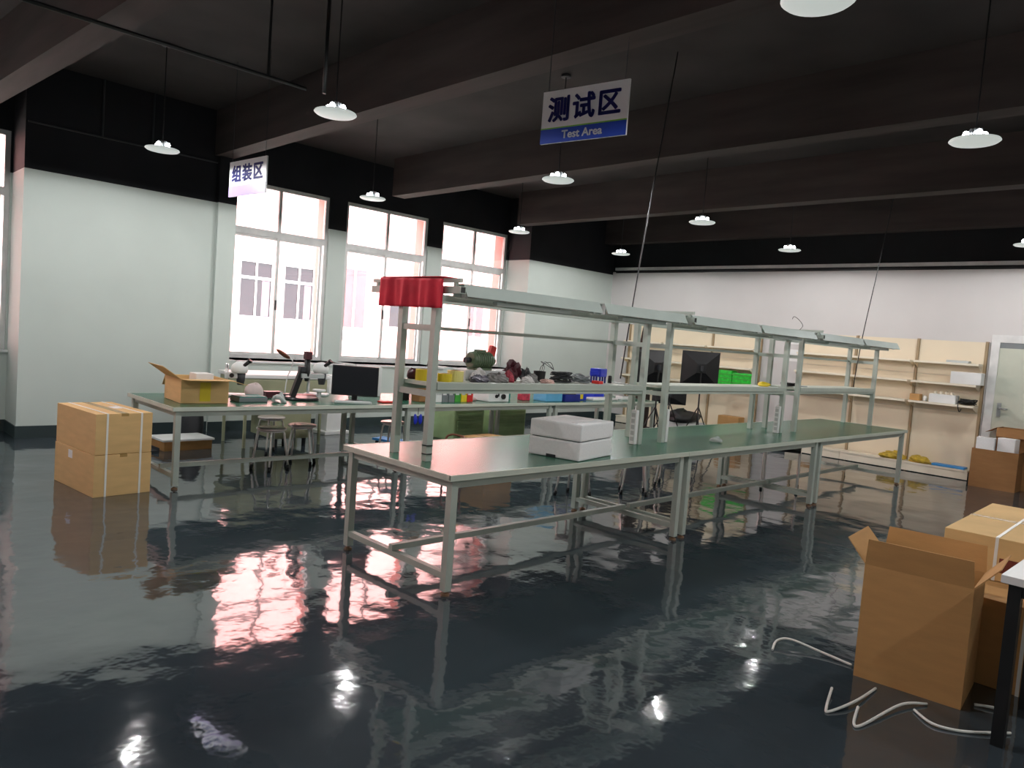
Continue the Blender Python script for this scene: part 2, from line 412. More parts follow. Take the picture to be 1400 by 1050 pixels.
for gi, (a, c) in enumerate(grp):
    for z0, z1 in rows():
        if fm is None:
            f = MB(); t = .07; w2 = .8; h2 = 2.55
            f.box(-.1, 0, -w2, w2, 0, t); f.box(-.1, 0, -w2, w2, h2 - t, h2); f.box(-.1, 0, -w2, -w2 + t, t, h2 - t); f.box(-.1, 0, w2 - t, w2, t, h2 - t)
            f.box(-.1, 0, -.035, .035, t, h2 - t); f.box(-.1, 0, -w2 + t, w2 - t, 1.72, 1.84)
            fo = f.build('window', M_frame, house); fm = fo.data
            po = MB().box(-.08, -.06, -.73, -.035, .07, 1.72).box(-.08, -.06, .035, .73, .07, 1.72).box(-.08, -.06, -.73, -.035, 1.84, 2.48).box(-.08, -.06, .035, .73, 1.84, 2.48).build('pane', M_farglass, fo); pm = po.data
            co = MB().box(-.055, -.05, .3, .66, .1, 1.7).build('curtain', M_curtain, fo); cm = co.data
        else:
            fo = bpy.data.objects.new('window', fm); COL.objects.link(fo); fo.parent = house
            po = bpy.data.objects.new('pane', pm); COL.objects.link(po); po.parent = fo
            co = bpy.data.objects.new('curtain', cm); COL.objects.link(co); co.parent = fo
        fo.location = (-.12, (a + c) / 2, z0)
# deep red panels beside each pair of windows, a louvred grille below each
for k in range(-4, 5):
    rp = MB().box(0, .05, 0, 1.15, 1.65, 4.5).build('red_panel', M_redpanel, house, (.0, 19.55 + 8 * k, 0))
    MB().box(.05, .12, .45, .52, 1.65, 4.5).build('divider', M_frame, rp)
    lo = MB().box(0, .05, 0, 1.15, .35, 1.6).build('louvre_panel', M_frame, house, (.0, 19.55 + 8 * k, 0))
    for q in range(7): MB().box(.05, .12, .05, 1.1, .42 + q * .165, .50 + q * .165).build('louvre', M_lgrey, lo)

# ================================================================== CEILING THINGS
def make_lamp(label, loc):
    t = thing('pendant_lamp', label, 'lamp', loc, 0, 'disc pendant lamps')
    MB().lathe([(.03, -.022), (.10, -.020), (.150, -.012), (.165, 0), (.160, .008), (.10, .016), (.05, .02)], n=32).build('diffuser', M_lampdisc, t, smooth=True)
    MB().lathe([(.045, .018), (.036, .07), (.028, .085)], n=16).build('heat_sink', M_alu, t, smooth=True)
    for k in range(8):
        a = 2 * PI * k / 8; c, s = math.cos(a), math.sin(a)
        MB().slab([(c * .03, s * .03, .018), (c * .072, s * .072, .018), (c * .04, s * .04, .085), (c * .03, s * .03, .085)], (-s, c, 0), .003).build('fin', M_alu, t)
    for k in range(4):
        a = 2 * PI * k / 4 + .6
        MB().lathe([(.004, 0), (.019, .008), (.022, .024), (.015, .040), (.003, .046)], n=10).build('led_bulb', M_glow, t, (math.cos(a) * .062, math.sin(a) * .062, .022), smooth=True)
    MB().tube([(0, 0, .085), (0, 0, ZC - loc[2])], .006, 6).build('cord', M_black, t)
    MB().lathe([(.05, -.03), (.05, -.01), (.03, 0)], n=16).build('ceiling_rose', M_dark, t, (0, 0, ZC - loc[2]))
    return t
def add_spot(t):
    l = bpy.data.lights.new('lamp_light', 'SPOT'); l.energy = LAMP_POWER; l.spot_size = PI; l.spot_blend = .12; l.color = (1.0, .985, .98); l.shadow_soft_size = .028
    o = bpy.data.objects.new('lamp_light', l); COL.objects.link(o); o.parent = t; o.location = (0, 0, -.052)
ZL = 3.24
LX = (-8.28, -5.30, -1.60); LY = (2.85, 5.52, 8.22, 10.88)
LL = {(0, 0): 'disc pendant lamp hanging before the blank wall by the left window', (1, 0): 'bright disc pendant lamp left of the Test Area sign, nearest on that side',
      (2, 0): 'disc pendant lamp cut off by the top edge of the picture', (0, 1): 'disc pendant lamp hanging before the middle window',
      (1, 1): 'disc pendant lamp hanging just below the Test Area sign', (2, 1): 'large bright disc pendant lamp at far right near the picture edge',
      (0, 2): 'disc pendant lamp hanging at the right end of the windows', (1, 2): 'disc pendant lamp above the rack lights, nearer of two before the back wall',
      (0, 3): 'small disc pendant lamp near the far corner of the room', (1, 3): 'small disc pendant lamp low over the white back wall, right of the corner',
      (2, 2): 'disc pendant lamp outside the picture to the right', (2, 3): 'disc pendant lamp just cut by the right picture edge, above the door'}
LFIX = {(0, 0): (-8.1, 2.72), (1, 0): (-5.29, 3.05), (0, 1): (-8.23, 5.35), (1, 1): (-5.27, 5.63), (0, 2): (-8.34, 8.12), (1, 2): (-5.22, 8.32), (0, 3): (-8.33, 10.7), (1, 3): (-5.27, 10.9), (2, 0): (-1.60, 3.35), (2, 1): (-1.62, 6.03), (2, 2): (-1.2, 8.3), (2, 3): (-2.25, 11.1)}
for iy, y in enumerate(LY):
    for ix, x in enumerate(LX):
        p = LFIX.get((ix, iy), (x, y))
        add_spot(make_lamp(LL[(ix, iy)], (p[0], p[1], ZL)))
for x, y, lb in ((-8.2, .1, 'unseen disc pendant lamp behind the camera near the window wall'), (-5.3, .1, 'unseen disc pendant lamp behind the camera, middle row'),
                 (1.4, 2.8, 'unseen disc pendant lamp right of the camera'), (1.4, 8.2, 'unseen disc pendant lamp far right beyond the picture'), (-1.6, -.9, 'unseen disc pendant lamp behind the camera')):
    add_spot(make_lamp(lb, (x, y, ZL)))

# hanging area signs
def sign(label, p0, p1, zb, zt, word, sub, band):
    p0 = Vector(p0); p1 = Vector(p1); c = (p0 + p1) / 2; w = (p1 - p0).length; rz = math.atan2(p1.y - p0.y, p1.x - p0.x)
    t = thing('hanging_sign', label, 'sign', (c.x, c.y, zb), rz, 'hanging area signs')
    h = zt - zb
    MB().box(-w / 2, w / 2, -.008, .008, 0, h).build('panel', M_signw, t)
    MB().box(-w / 2, w / 2, -.010, -.008, 0, h * .27).build('blue_band', band, t)
    MB().box(-w / 2, w / 2, -.0105, -.008, h * .27, h * .295).build('green_stripe', M_signg if band is M_signb else M_signglare, t)
    text('lettering', word, h * .50, M_navy, t, (0, -.011, h * .60), .0015, .0055 * h / .37, xs=w / (h * 2.0) * 1.08, sp=1.17)
    if sub: text('small_lettering', sub, h * .21, M_signw, t, (0, -.012, h * .135), .001, .002, xs=1.05)
    for s in (-1, 1):
        MB().tube([(s * (w / 2 - .04), 0, h), (s * (w / 2 - .04), 0, ZC - zb)], .003, 6).build('wire', M_dark, t)
    return t
sign('white and blue hanging sign reading 测试区 Test Area', (-3.95, 4.0), (-3.24, 4.11), 3.045, 3.425, '测试区', 'Test Area', M_signb)
sign('small white hanging sign reading 组装区 before the windows', (-8.02, 3.40), (-7.28, 3.46), 2.875, 3.245, '组装区', '', M_signglare)

# pipes under the ceiling
def pipe(label, pts, r, name='ceiling_pipe', m=M_black):
    return tag(MB().tube(pts, r, 8).build(name, m, smooth=True), label, 'pipe')
pl = thing('suspended_pipe', 'thin black pipe hung on rods under the ceiling at upper left', 'pipe', (-6.09, 2.86, 3.62))
MB().tube([(0, -4.0, 0), (0, .35, 0)], .017, 8).build('run', M_black, pl, smooth=True)
for yy, zz in ((.0, .0), (-2.5, 0)): MB().tube([(0, yy, .0), (0, yy, ZC - 3.62)], .012, 6).build('hanger_rod', M_black, pl)
def pipe(label, pts, r, name='ceiling_pipe', m=M_black):
    return tag(MB().tube(pts, r, 8).build(name, m, smooth=True), label, 'pipe')
pipe('black drop pipe hanging beside the bright left pendant lamp', [(-5.70, 3.17, 3.5), (-5.70, 3.17, ZC)], .016, 'drop_pipe')
cd = thing('conduit', 'thin dark conduit along the black top of the blank window-side wall', 'conduit', (XW + .02, 2.9, 3.62), 0)
MB().tube([(0, -.98, 0), (0, 1.18, 0)], .012, 6).build('run', M_dark, cd)
for yy in (-.22, .35): MB().tube([(0, yy, 0), (0, yy, ZC - 3.62)], .012, 6).build('riser', M_dark, cd)

# ================================================================== WORKBENCHES
def workbench(label, x0, x1, y0, y1, group, rack=None, ends=(1, 1)):
    """x1: the edge towards the aisle.  origin on the floor in the middle"""
    cx, cy = (x0 + x1) / 2, (y0 + y1) / 2; w = x1 - x0; L = y1 - y0
    t = thing('workbench', label, 'workbench', (cx, cy, 0), 0, group)
    hx, hy = w / 2, L / 2 - .002
    tp = MB().box(-hx + .004, hx - .004, -hy, hy, .722, .75).build('tabletop', M_top, t)
    e = MB(); z0, z1 = .716, .7515
    e.box(-hx, -hx + .012, -hy, hy, z0, z1); e.box(hx - .012, hx, -hy, hy, z0, z1); 
    if ends[0]: e.box(-hx + .012, hx - .012, -hy - .001, -hy + .012, z0, z1)
    if ends[1]: e.box(-hx + .012, hx - .012, hy - .012, hy + .001, z0, z1)
    e.build('edge_band', M_edge, tp)
    lx, ly = hx - .05, hy - .06
    for sx in (-1, 1):
        MB().box(sx * lx - .015, sx * lx + .015, -ly, ly, .665, .716).build('apron', M_steel, t)
        for sy in (-1, 1):
            lg = MB().box(sx * lx - .025, sx * lx + .025, sy * ly - .025, sy * ly + .025, .03, .716).build('leg', M_steel, t)
            MB().lathe([(.028, 0), (.028, .012), (.01, .02), (.01, .032)], (sx * lx, sy * ly, 0), 12).build('foot', M_foot, lg)
    for sy in (-1, 1):
        MB().box(-lx, lx, sy * ly - .015, sy * ly + .015, .665, .716).build('apron', M_steel, t)
        MB().box(-lx + .025, lx - .025, sy * ly - .02, sy * ly + .02, .10, .14).build('end_stretcher', M_steel, t)
    so = 0 if rack else .26
    MB().box(so - .02, so + .02, -ly - .03, ly + .03, .141, .181).build('long_stretcher', M_steel, t)
    if rack:
        ra, rb = rack[0] - cy, rack[1] - cy; fx, bx = -3.79 - cx, -4.15 - cx
        for x in (bx, fx):
            for y in (ra, rb): MB().box(x - .024, x + .024, y - .024, y + .024, .7516, 1.845).build('post', M_steel, t)
            MB().box(x - .02, x + .02, ra + .024, rb - .024, 1.80, 1.84).build('top_rail', M_steel, t)
            MB().box(x - .018, x + .018, ra + .024, rb - .024, 1.195, 1.235).build('shelf_rail', M_steel, t)
        MB().box(bx - .012, bx + .012, ra + .024, rb - .024, 1.61, 1.635).build('rear_bar', M_steel, t)
        MB().box(bx - .03, fx - .026, ra + .026, rb - .026, 1.236, 1.262).build('shelf', M_edge, t)
        MB().box(fx - .025, fx + .03, ra + .026, rb - .026, 1.222, 1.268).build('shelf_lip', M_steel, t)
        for y in (ra, rb):
            MB().box(bx + .024, fx - .024, y - .015, y + .015, 1.60, 1.64).build('cross_bar', M_steel, t)
            MB().box(bx + .024, fx - .024, y - .015, y + .015, 1.17, 1.21).build('cross_bar', M_steel, t)
            if y == rb: MB().box(bx + .024, fx - .024, y - .02, y + .02, 1.80, 1.84).build('cross_bar', M_steel, t); continue
            c = MB(); cw = .045; zz = 1.846; q = .004; xa, xb = -.40 + (bx + fx) / 2 - .15, .40 + (bx + fx) / 2 + .03
            c.box(xa, xb, y - cw / 2, y + cw / 2, zz, zz + q); c.box(xa, xb, y - cw / 2, y + cw / 2, zz + cw - q, zz + cw)
            c.box(xa, xb, y - cw / 2, y - cw / 2 + q, zz + q, zz + cw - q); c.box(xa, xb, y + cw / 2 - q, y + cw / 2, zz + q, zz + cw - q)
            ch = c.build('lamp_arm', M_steel, t)
            MB().box(xb - .02, xb - .004, y - cw / 2 + q, y + cw / 2 - q, zz + q, zz + cw - q).build('open_end_shade', M_black, ch)  # black block paints the shade inside the open tube end
            MB().box(xa, xb - .02, y - .012, y + .012, zz + .07, zz + .095).build('upper_arm', M_steel, t)
            for xx in (xa + .05, xb - .07): MB().box(xx - .012, xx + .012, y - .010, y + .010, zz + cw, zz + .07).build('spacer', M_steel, t)
    return t
G1 = 'workbenches with lamp racks in the middle row'
workbench('green-topped workbench with lamp rack nearest the camera, red cloth on its end', -4.52, -3.32, 2.82, 5.42, G1, (3.0, 5.33), (1, 0))
workbench('green-topped workbench with lamp rack in the middle of the row', -4.52, -3.32, 5.42, 8.08, G1, (5.68, 8.02), (0, 0))
workbench('green-topped workbench with lamp rack farthest along the row, before the cream shelves', -4.52, -3.32, 8.08, 10.84, G1, (8.38, 10.74), (0, 1))
G2 = 'workbenches along the windows'
workbench('workbench by the windows holding the open carton and microscopes', -7.98, -6.74, 2.45, 5.0, G2, None, (1, 0))
workbench('workbench by the windows holding the coloured bins', -7.98, -6.74, 5.0, 7.5, G2, None, (0, 0))
workbench('workbench by the windows nearest the far corner, with blue boxes', -7.98, -6.74, 7.5, 9.95, G2, None, (0, 1))

# fluorescent rack lights (switched off)
def rack_light(label, y0, y1, x=-3.65):
    t = thing('fluorescent_fixture', label, 'light fixture', (x, (y0 + y1) / 2, 1.80), 0, 'fluorescent lights on the racks')
    L = (y1 - y0) / 2
    prof = [(-.03, .115), (.03, .115), (.075, .035), (.070, .032), (.026, .108), (-.026, .108), (-.070, .032), (-.075, .035)]
    vs = [(p[0], -L, p[1]) for p in prof] + [(p[0], L, p[1]) for p in prof]; n = 8
    MB().add(vs, [(i, (i + 1) % n, n + (i + 1) % n, n + i) for i in range(n)] + [(0, 1, 4, 5), (1, 2, 3, 4), (0, 5, 6, 7), (n, n + 1, n + 4, n + 5), (n + 1, n + 2, n + 3, n + 4), (n, n + 5, n + 6, n + 7)]).build('hood', M_hood, t)
    MB().tube([(0, -L + .05, .045), (0, L - .05, .045)], .014, 10).build('tube', M_tube, t, smooth=True)
    for s in (-1, 1): MB().box(-.02, .02, s * (L - .04) - .012, s * (L - .04) + .012, .028, .108).build('lamp_holder', M_white, t)
    MB().box(-.022, .022, -L * .55, L * .55, .0, .026).build('ballast_box', M_hood, t)
    for s in (-.4, .4): MB().box(-.008, .008, s * L - .008, s * L + .008, .026, .108).build('bracket', M_hood, t)
    return t
for (a, b_, lb) in ((3.07, 4.44, 'grey fluorescent light hood starting at the red cloth'), (4.50, 5.62, 'grey fluorescent light hood second from the red cloth'),
                    (5.74, 6.98, 'grey fluorescent light hood third from the red cloth'), (7.04, 8.30, 'grey fluorescent light hood fourth from the red cloth'),
                    (8.45, 9.70, 'grey fluorescent light hood second last, toward the cream shelves'), (9.76, 10.98, 'grey fluorescent light hood at the far end of the row')):
    rack_light(lb, a, b_)

# red cloth over the lamp arms of the first rack
c = MB(); nx, nz = 40, 10; vs = []; fs = []
def cl(u, v, s):
    x = -4.36 + u * .685; z = 1.945 - v * .195 - .012 * u * (1 - v)
    y = 2.952 - .016 * (math.sin(u * 19) + .6 * math.sin(u * 47 + 1)) * (.35 + v * .8) * .8 - s * .004 - .006
    return (x, y, z)
for s in (0, 1):
    for j in range(nz + 1):
        for i in range(nx + 1): vs.append(cl(i / nx, j / nz, s))
N = (nx + 1) * (nz + 1)
for s in (0, 1):
    for j in range(nz):
        for i in range(nx):
            a = s * N + j * (nx + 1) + i; fs.append((a, a + 1, a + nx + 2, a + nx + 1))
for j in range(nz):
    for i in (0, nx): a = j * (nx + 1) + i; fs.append((a, a + nx + 1, N + a + nx + 1, N + a))
for i in range(nx):
    for j in (0, nz): a = j * (nx + 1) + i; fs.append((a, a + 1, N + a + 1, N + a))
rc = thing('red_cloth', 'red cloth draped over the near end of the lamp rack', 'cloth', (0, 0, 0))
c.add(vs, fs).build('drape', M_red, rc, smooth=True)
MB().box(-4.36, -3.675, 2.945, 3.06, 1.947, 1.951).build('top_fold', M_red, rc)

# hanging power cords
def cord(label, pts, r=.006, m=M_black, name='drop_cable'):
    return tag(MB().tube(smoothpath(pts, 8), r, 6).build(name, m, smooth=True), label, 'cord')
cord('black cord dropping from the ceiling to the first rack', [(-4.02, 5.75, ZC - .01), (-4.06, 5.6, 3.0), (-4.08, 5.48, 2.0), (-4.09, 5.40, 1.3)])
cord('black cord dropping from the ceiling to the far rack', [(-3.75, 10.75, ZC - .01), (-3.85, 10.65, 3.0), (-3.93, 10.55, 2.0), (-3.97, 10.5, 1.27)])
cord('thin wire curling up above the far rack lights', [(-3.66, 8.00, 1.92), (-3.64, 8.02, 1.97), (-3.67, 7.98, 2.03), (-3.70, 7.92, 2.06), (-3.70, 7.88, 2.03)], .003)

# power strips on the posts
def strip(label, loc, rz=0):
    t = thing('power_strip', label, 'power strip', loc, rz, 'white power strips on the rack posts')
    MB().box(-.028, .028, -.02, .02, 0, .30).build('body', M_white, t, bevel=.004)
    for k in range(5): MB().box(-.018, .018, -.0225, -.0205, .03 + k * .052, .065 + k * .052).build('socket', M_lgrey, t)
    MB().tube([(0, 0, .3), (0, .004, .34)], .006, 6).build('cable', M_white, t)
    return t
strip('white power strip standing at the joint of first and middle workbench, facing front', (-3.80, 5.27, .752))
strip('white power strip behind the post of the middle workbench rack', (-3.80, 5.745, .752), PI)
strip('white power strip at the post between middle and far workbench', (-3.80, 7.96, .752), 0)
# black cable ties round the near post
tie = thing('cable_tie', 'thin black cable ties around the near rack post', 'cable tie', (-3.79, 3.0, .80))
for z in (.0, .055): MB().lathe([(.037, -.003), (.037, .003)], (0, 0, z), 12).build('loop', M_black, tie)

# ================================================================== ON THE MIDDLE ROW
fb = thing('foam_box', 'white foam packing box with lid on the green bench', 'box', (-3.62, 4.24, .752), math.radians(12))
def foam_half(z0, z1, nm, dx=.0, dy=0):
    return MB().box(-.215 + dx, .215 + dx, -.26 + dy, .26 + dy, z0, z1).build(nm, M_foam, fb, bevel=.012)
foam_half(0, .135, 'foam_base'); foam_half(.142, .265, 'foam_lid', .004, -.004)
MB().box(-.20, .20, -.245, .245, .135, .142).build('foam_rim', M_grey, fb)
MB().box(-.06, .02, -.2605, -.25, .0, .022).build('notch_shade', M_dark, fb)  # dark block on the foam face paints the shade of a notch
MB().box(.10, .15, -.2, .2, .2655, .268).build('moulded_ridge', M_foam, fb)
MB().box(-.15, -.10, -.2, .2, .2655, .268).build('moulded_ridge', M_foam, fb)
tag(MB().blob((-3.62, 6.35, .752), (.10, .13, .045), 5, .35).build('plastic_film', M_clear, smooth=True), 'crumpled clear plastic film lying on the green bench', 'plastic film')

# things on the shelf of the first rack (z = 1.262)
ZSH = 1.2625
def roll(label, loc, r, h, m, name='tape_roll'):
    t = thing(name, label, 'tape', loc, 0, 'yellow rolls on the rack shelf')
    MB().lathe([(r, 0), (r, h), (r * .62, h), (r * .62, h * .3)], n=24).build('tape', m, t, smooth=False)
    MB().lathe([(r * .6, .002), (r * .6, h + .002), (r * .54, h + .002), (r * .54, h * .4)], n=20).build('core', M_card2, t)
roll('yellow tape roll between the two near rack posts, with tools inside', (-4.0, 3.10, ZSH), .062, .075, M_ytape)
roll('small yellow tape roll just right of the near rack post', (-3.93, 3.22, ZSH), .05, .055, M_ytape)
roll('pale yellow tape roll beside the grey bags', (-3.96, 3.34, ZSH), .058, .075, mat('pale_yellow_tape', (216, 208, 130), .4))
tl = thing('screwdriver', 'black tool poking out of the yellow tape roll', 'tool', (-3.985, 3.11, ZSH + .0351))
MB().tube([(0, 0, 0), (.004, .004, .06)], .006).build('shaft', M_dark, tl); MB().tube([(.004, .004, .06), (.008, .008, .10)], .012).build('grip', M_black, tl)
tag(MB().blob((-4.115, 3.09, ZSH), (.07, .09, .07), 11, .2).build('tool_pouch', M_maroon, smooth=True), 'dark pouch behind the yellow tape roll on the rack shelf', 'pouch')
M_rose = mat('rose_bag', (168, 60, 74), .6, var=.3, scale=16); M_pale = mat('pale_bag', (196, 192, 190), .5, var=.25, scale=16); M_dbag = mat('slate_bag', (78, 76, 88), .5, var=.35, scale=16)
bags = [((-3.89, 3.50), (.14, .2, .05), M_dbag, 'slate plastic bag nearest the pale yellow tape roll'), ((-4.01, 3.60), (.08, .16, .085), M_pale, 'pale crumpled bag leaning behind the slate bag'), ((-3.94, 3.73), (.18, .18, .065), M_bag, 'flat grey plastic bag below the green motor'),
        ((-3.96, 3.86), (.09, .09, .085), M_rose, 'crimson bag on the rack shelf'), ((-3.88, 3.98), (.11, .14, .05), M_pale, 'pale crumpled bag right of the crimson bag'),
        ((-3.96, 4.10), (.14, .16, .06), M_bag, 'grey crumpled bag before the jumble of dark parts'), ((-3.90, 4.22), (.10, .14, .03), mat('pink_card', (206, 170, 160), .7), 'pinkish packet before the black cup')]
for i, (p, d, mm, lb) in enumerate(bags):
    tag(MB().blob((p[0], p[1], ZSH), (d[0] * .86, d[1] * .8, d[2]), 20 + i, .25, 22, 12, crumple=.13).build('plastic_bag', mm), lb, 'bag', 'bags on the rack shelf')
cp = thing('black_cup', 'black cup holding thin wires on the rack shelf', 'cup', (-4.06, 4.30, ZSH))
MB().lathe([(.042, 0), (.05, .085), (.045, .085), (.04, .01)], n=20).build('cup_body', M_black, cp)
for k in range(3): MB().tube(smoothpath([(.01 * k, 0, .02), (.01, .02 * k, .12), (.05 - .05 * k, .06, .16), (.06, .1, .10)], 5), .0025, 5).build('wire', M_dark, cp)
def tangle(label, c, d, n, r, m, seed, name='cable_tangle'):
    q = random.Random(seed); pts = []
    for i in range(n):
        a = i * 2.1 + q.uniform(-.5, .5); k = q.uniform(.5, 1)
        pts.append((c[0] + math.cos(a) * d[0] / 2 * k, c[1] + math.sin(a) * d[1] / 2 * k, c[2] + r + q.random() * max(.001, d[2] - 2 * r)))
    sp_ = [Vector((v.x, v.y, max(v.z, c[2] + r + .001))) for v in smoothpath(pts, 5)]
    return tag(MB().tube(sp_, r, 6).build(name, m, smooth=True), label, 'cables', 'cable tangles')
tangle('tangle of dark cables right of the black cup', (-4.0, 4.50, ZSH), (.18, .26, .09), 60, .006, M_dark, 3)
tangle('tangle of grey wires next to the blue clip rack', (-4.0, 4.74, ZSH), (.18, .2, .075), 46, .005, M_grey, 4)
tag(MB().box(-3.98, -3.90, 4.86, 4.92, ZSH, ZSH + .025).build('red_connector', M_redp, bevel=.004), 'small red block at the end of the grey wires', 'connector')
br = thing('blue_clip_rack', 'royal blue plastic rack on legs at the far end of the first rack shelf', 'rack', (-4.04, 5.02, ZSH), .3)
MB().box(-.05, .05, -.075, .075, .055, .125).build('tray', M_blue, br, bevel=.008)
for sx in (-1, 1):
    for sy in (-1, 0, 1): MB().box(sx * .04 - .006, sx * .04 + .006, sy * .06 - .006, sy * .06 + .006, 0, .055).build('leg', M_navy, br)
MB().box(-.04, .04, -.10, -.075, .07, .10).build('tab', M_blue, br)
tag(MB().lathe([(.018, 0), (.018, .06), (.012, .066)], (-4.03, 5.17, ZSH), 14).build('black_bottle', M_black, smooth=True), 'tiny black bottle beside the blue clip rack', 'bottle')
# motor on a grey carton
tag(MB().box(-4.165, -4.06, 3.52, 3.92, ZSH + .0, ZSH + .075).build('grey_carton', M_lgrey, bevel=.003), 'low grey carton under the green motor', 'carton')
mo = thing('electric_motor', 'green electric motor standing above the bags on the rack', 'motor', (-4.115, 3.70, ZSH + .0765), PI / 2)
MB().tube([(-.10, 0, .07), (-.095, 0, .07), (.09, 0, .07), (.10, 0, .07)], [.05, .062, .062, .05], 20).build('motor_body', M_olive, mo, smooth=True)
for k in range(8): MB().tube([(-.07 + k * .02, 0, .07), (-.062 + k * .02, 0, .07)], .067, 20).build('cooling_fin', M_olive, mo)
MB().tube([(-.15, 0, .07), (-.10, 0, .07)], .02, 12).build('shaft_housing', M_dark, mo, smooth=True)
MB().tube([(.10, 0, .07), (.135, 0, .07)], .03, 14).build('end_cap', M_olive, mo, smooth=True)
MB().box(-.08, .08, -.05, .05, 0, .015).build('foot_plate', M_olive, mo); MB().box(-.06, .06, -.03, .03, .015, .03).build('pedestal', M_olive, mo)
MB().box(-.04, .03, -.03, .03, .128, .15).build('terminal_box', M_olive, mo)
MB().bar((.105, 0, .11), (.125, 0, .18), .03, .05).build('red_handle', M_redp, mo)
for i, (p, d, mm, lb) in enumerate((((-4.10, 4.03), (.1, .16, .13), M_maroon, 'dark jumble of parts behind the grey crumpled bag'), ((-4.08, 4.17), (.08, .1, .09), M_dark, 'small dark heap of parts by the black cup'))):
    tag(MB().blob((p[0], p[1], ZSH), d, 40 + i, .5, 18, 10, crumple=.25).build('parts_heap', mm), lb, 'parts')
wt = tag(MB().lathe([(.02, 0), (.024, .05), (.012, .07), (.012, .09)], (-4.13, 4.23, ZSH), 14).build('white_bottle', M_white, smooth=True), 'small white bottle behind the black cup', 'bottle')
# middle and far rack shelf bits
tag(MB().blob((-3.95, 7.86, ZSH), (.12, .12, .05), 9, .25).build('yellow_cloth', M_yel, smooth=True), 'yellow cloth on the middle rack shelf', 'cloth')
tangle('black cable tangle on the far rack shelf', (-3.98, 8.56, ZSH), (.2, .24, .05), 24, .007, M_black, 6)
tag(MB().box(-4.10, -3.90, 5.18 + .04, 5.29, ZSH, ZSH + .006).build('grey_card', M_lgrey), 'flat grey card at the far end of the first rack shelf', 'card')
tag(MB().box(-4.05, -3.95, 8.75, 9.0, ZSH, ZSH + .008).build('flat_tool', M_grey), 'flat grey tool lying on the far rack shelf', 'tool')

# ================================================================== WINDOW BENCH CLUTTER  (bench top z = .752)
ZB = .752
def open_carton(name, label, loc, rz, w, d, h, flaps, m=M_card, group=None, t=.006, inside=True):
    """open-top carton; flaps: (len, angle from vertical outward) for -y, +y, -x, +x"""
    o = thing(name, label, 'box', loc, rz, group)
    MB().box(-w / 2, w / 2, -d / 2, d / 2, 0, t).build('bottom', m, o)
    MB().box(-w / 2, w / 2, -d / 2, -d / 2 + t, t, h).build('side', m, o); MB().box(-w / 2, w / 2, d / 2 - t, d / 2, t, h).build('side', m, o)
    MB().box(-w / 2, -w / 2 + t, -d / 2 + t, d / 2 - t, t, h).build('side', m, o); MB().box(w / 2 - t, w / 2, -d / 2 + t, d / 2 - t, t, h).build('side', m, o)
    for k, fl in enumerate(flaps):
        if not fl: continue
        L, a = fl; a = math.radians(a); s, c_ = math.sin(a) * L, math.cos(a) * L
        if k == 0: q = [(-w / 2, -d / 2, h), (w / 2, -d / 2, h), (w / 2 - .01, -d / 2 - s, h + c_), (-w / 2 + .01, -d / 2 - s, h + c_)]; n = (0, c_, s)
        elif k == 1: q = [(-w / 2, d / 2, h), (w / 2, d / 2, h), (w / 2 - .01, d / 2 + s, h + c_), (-w / 2 + .01, d / 2 + s, h + c_)]; n = (0, -c_, s)
        elif k == 2: q = [(-w / 2, -d / 2, h), (-w / 2, d / 2, h), (-w / 2 - s, d / 2 - .01, h + c_), (-w / 2 - s, -d / 2 + .01, h + c_)]; n = (c_, 0, s)
        else: q = [(w / 2, -d / 2, h), (w / 2, d / 2, h), (w / 2 + s, d / 2 - .01, h + c_), (w / 2 + s, -d / 2 + .01, h + c_)]; n = (-c_, 0, s)
        MB().slab(q, n, t * .8).build('flap', m, o)
    return o
oc = open_carton('open_carton', 'open cardboard carton with spread flaps on the window bench', (-7.28, 2.86, ZB), math.radians(-4), .52, .44, .225, ((.20, 55), (.20, 105), (.17, 130), (.22, 88)), M_card2)
MB().box(.261, .2625, -.05, .05, .02, .2).build('yellow_label', M_ytape, oc)
tag(MB().box(-7.40, -7.22, 2.83, 3.0, .762, 1.02).build('white_carton_insert', M_white, bevel=.006), 'white device box standing inside the open carton', 'box')

def microscope(label, loc, rz, s=1.0):
    t = thing('microscope', label, 'microscope', loc, rz, 'stereo microscopes on the window bench')
    t.scale = (s, s, s)
    MB().box(-.11, .11, -.13, .13, 0, .025).build('base', M_white, t, bevel=.008)
    MB().tube([(0, .10, .025), (0, .10, .36)], .018, 12).build('pillar', M_chrome, t, smooth=True)
    a = MB().box(-.035, .035, -.04, .12, .20, .27).build('focus_arm', M_white, t, bevel=.01)
    for sx in (-1, 1): MB().tube([(sx * .035, .04, .235), (sx * .075, .04, .235)], .024, 14).build('focus_knob', M_black, a, smooth=True)
    MB().tube([(0, -.05, .13), (0, -.05, .18), (0, -.05, .27)], [.035, .045, .05], 16).build('objective', M_dark, t, smooth=True)
    MB().blob((0, -.03, .26), (.15, .19, .13), 2, .04).build('head', M_white, t, smooth=True)
    for sx in (-1, 1):
        e = MB().tube([(sx * .03, -.08, .345), (sx * .034, -.135, .40)], .02, 12).build('eyepiece', M_black, t, smooth=True)
        MB().tube([(sx * .034, -.133, .398), (sx * .035, -.148, .413)], .027, 12).build('eyecup', M_black, e, smooth=True)
    return t
microscope('white stereo microscope beside the open carton', (-7.66, 3.42, ZB), math.radians(150), .95)
microscope('white stereo microscope behind the monitor', (-7.72, 4.42, ZB), math.radians(140), 1.0)
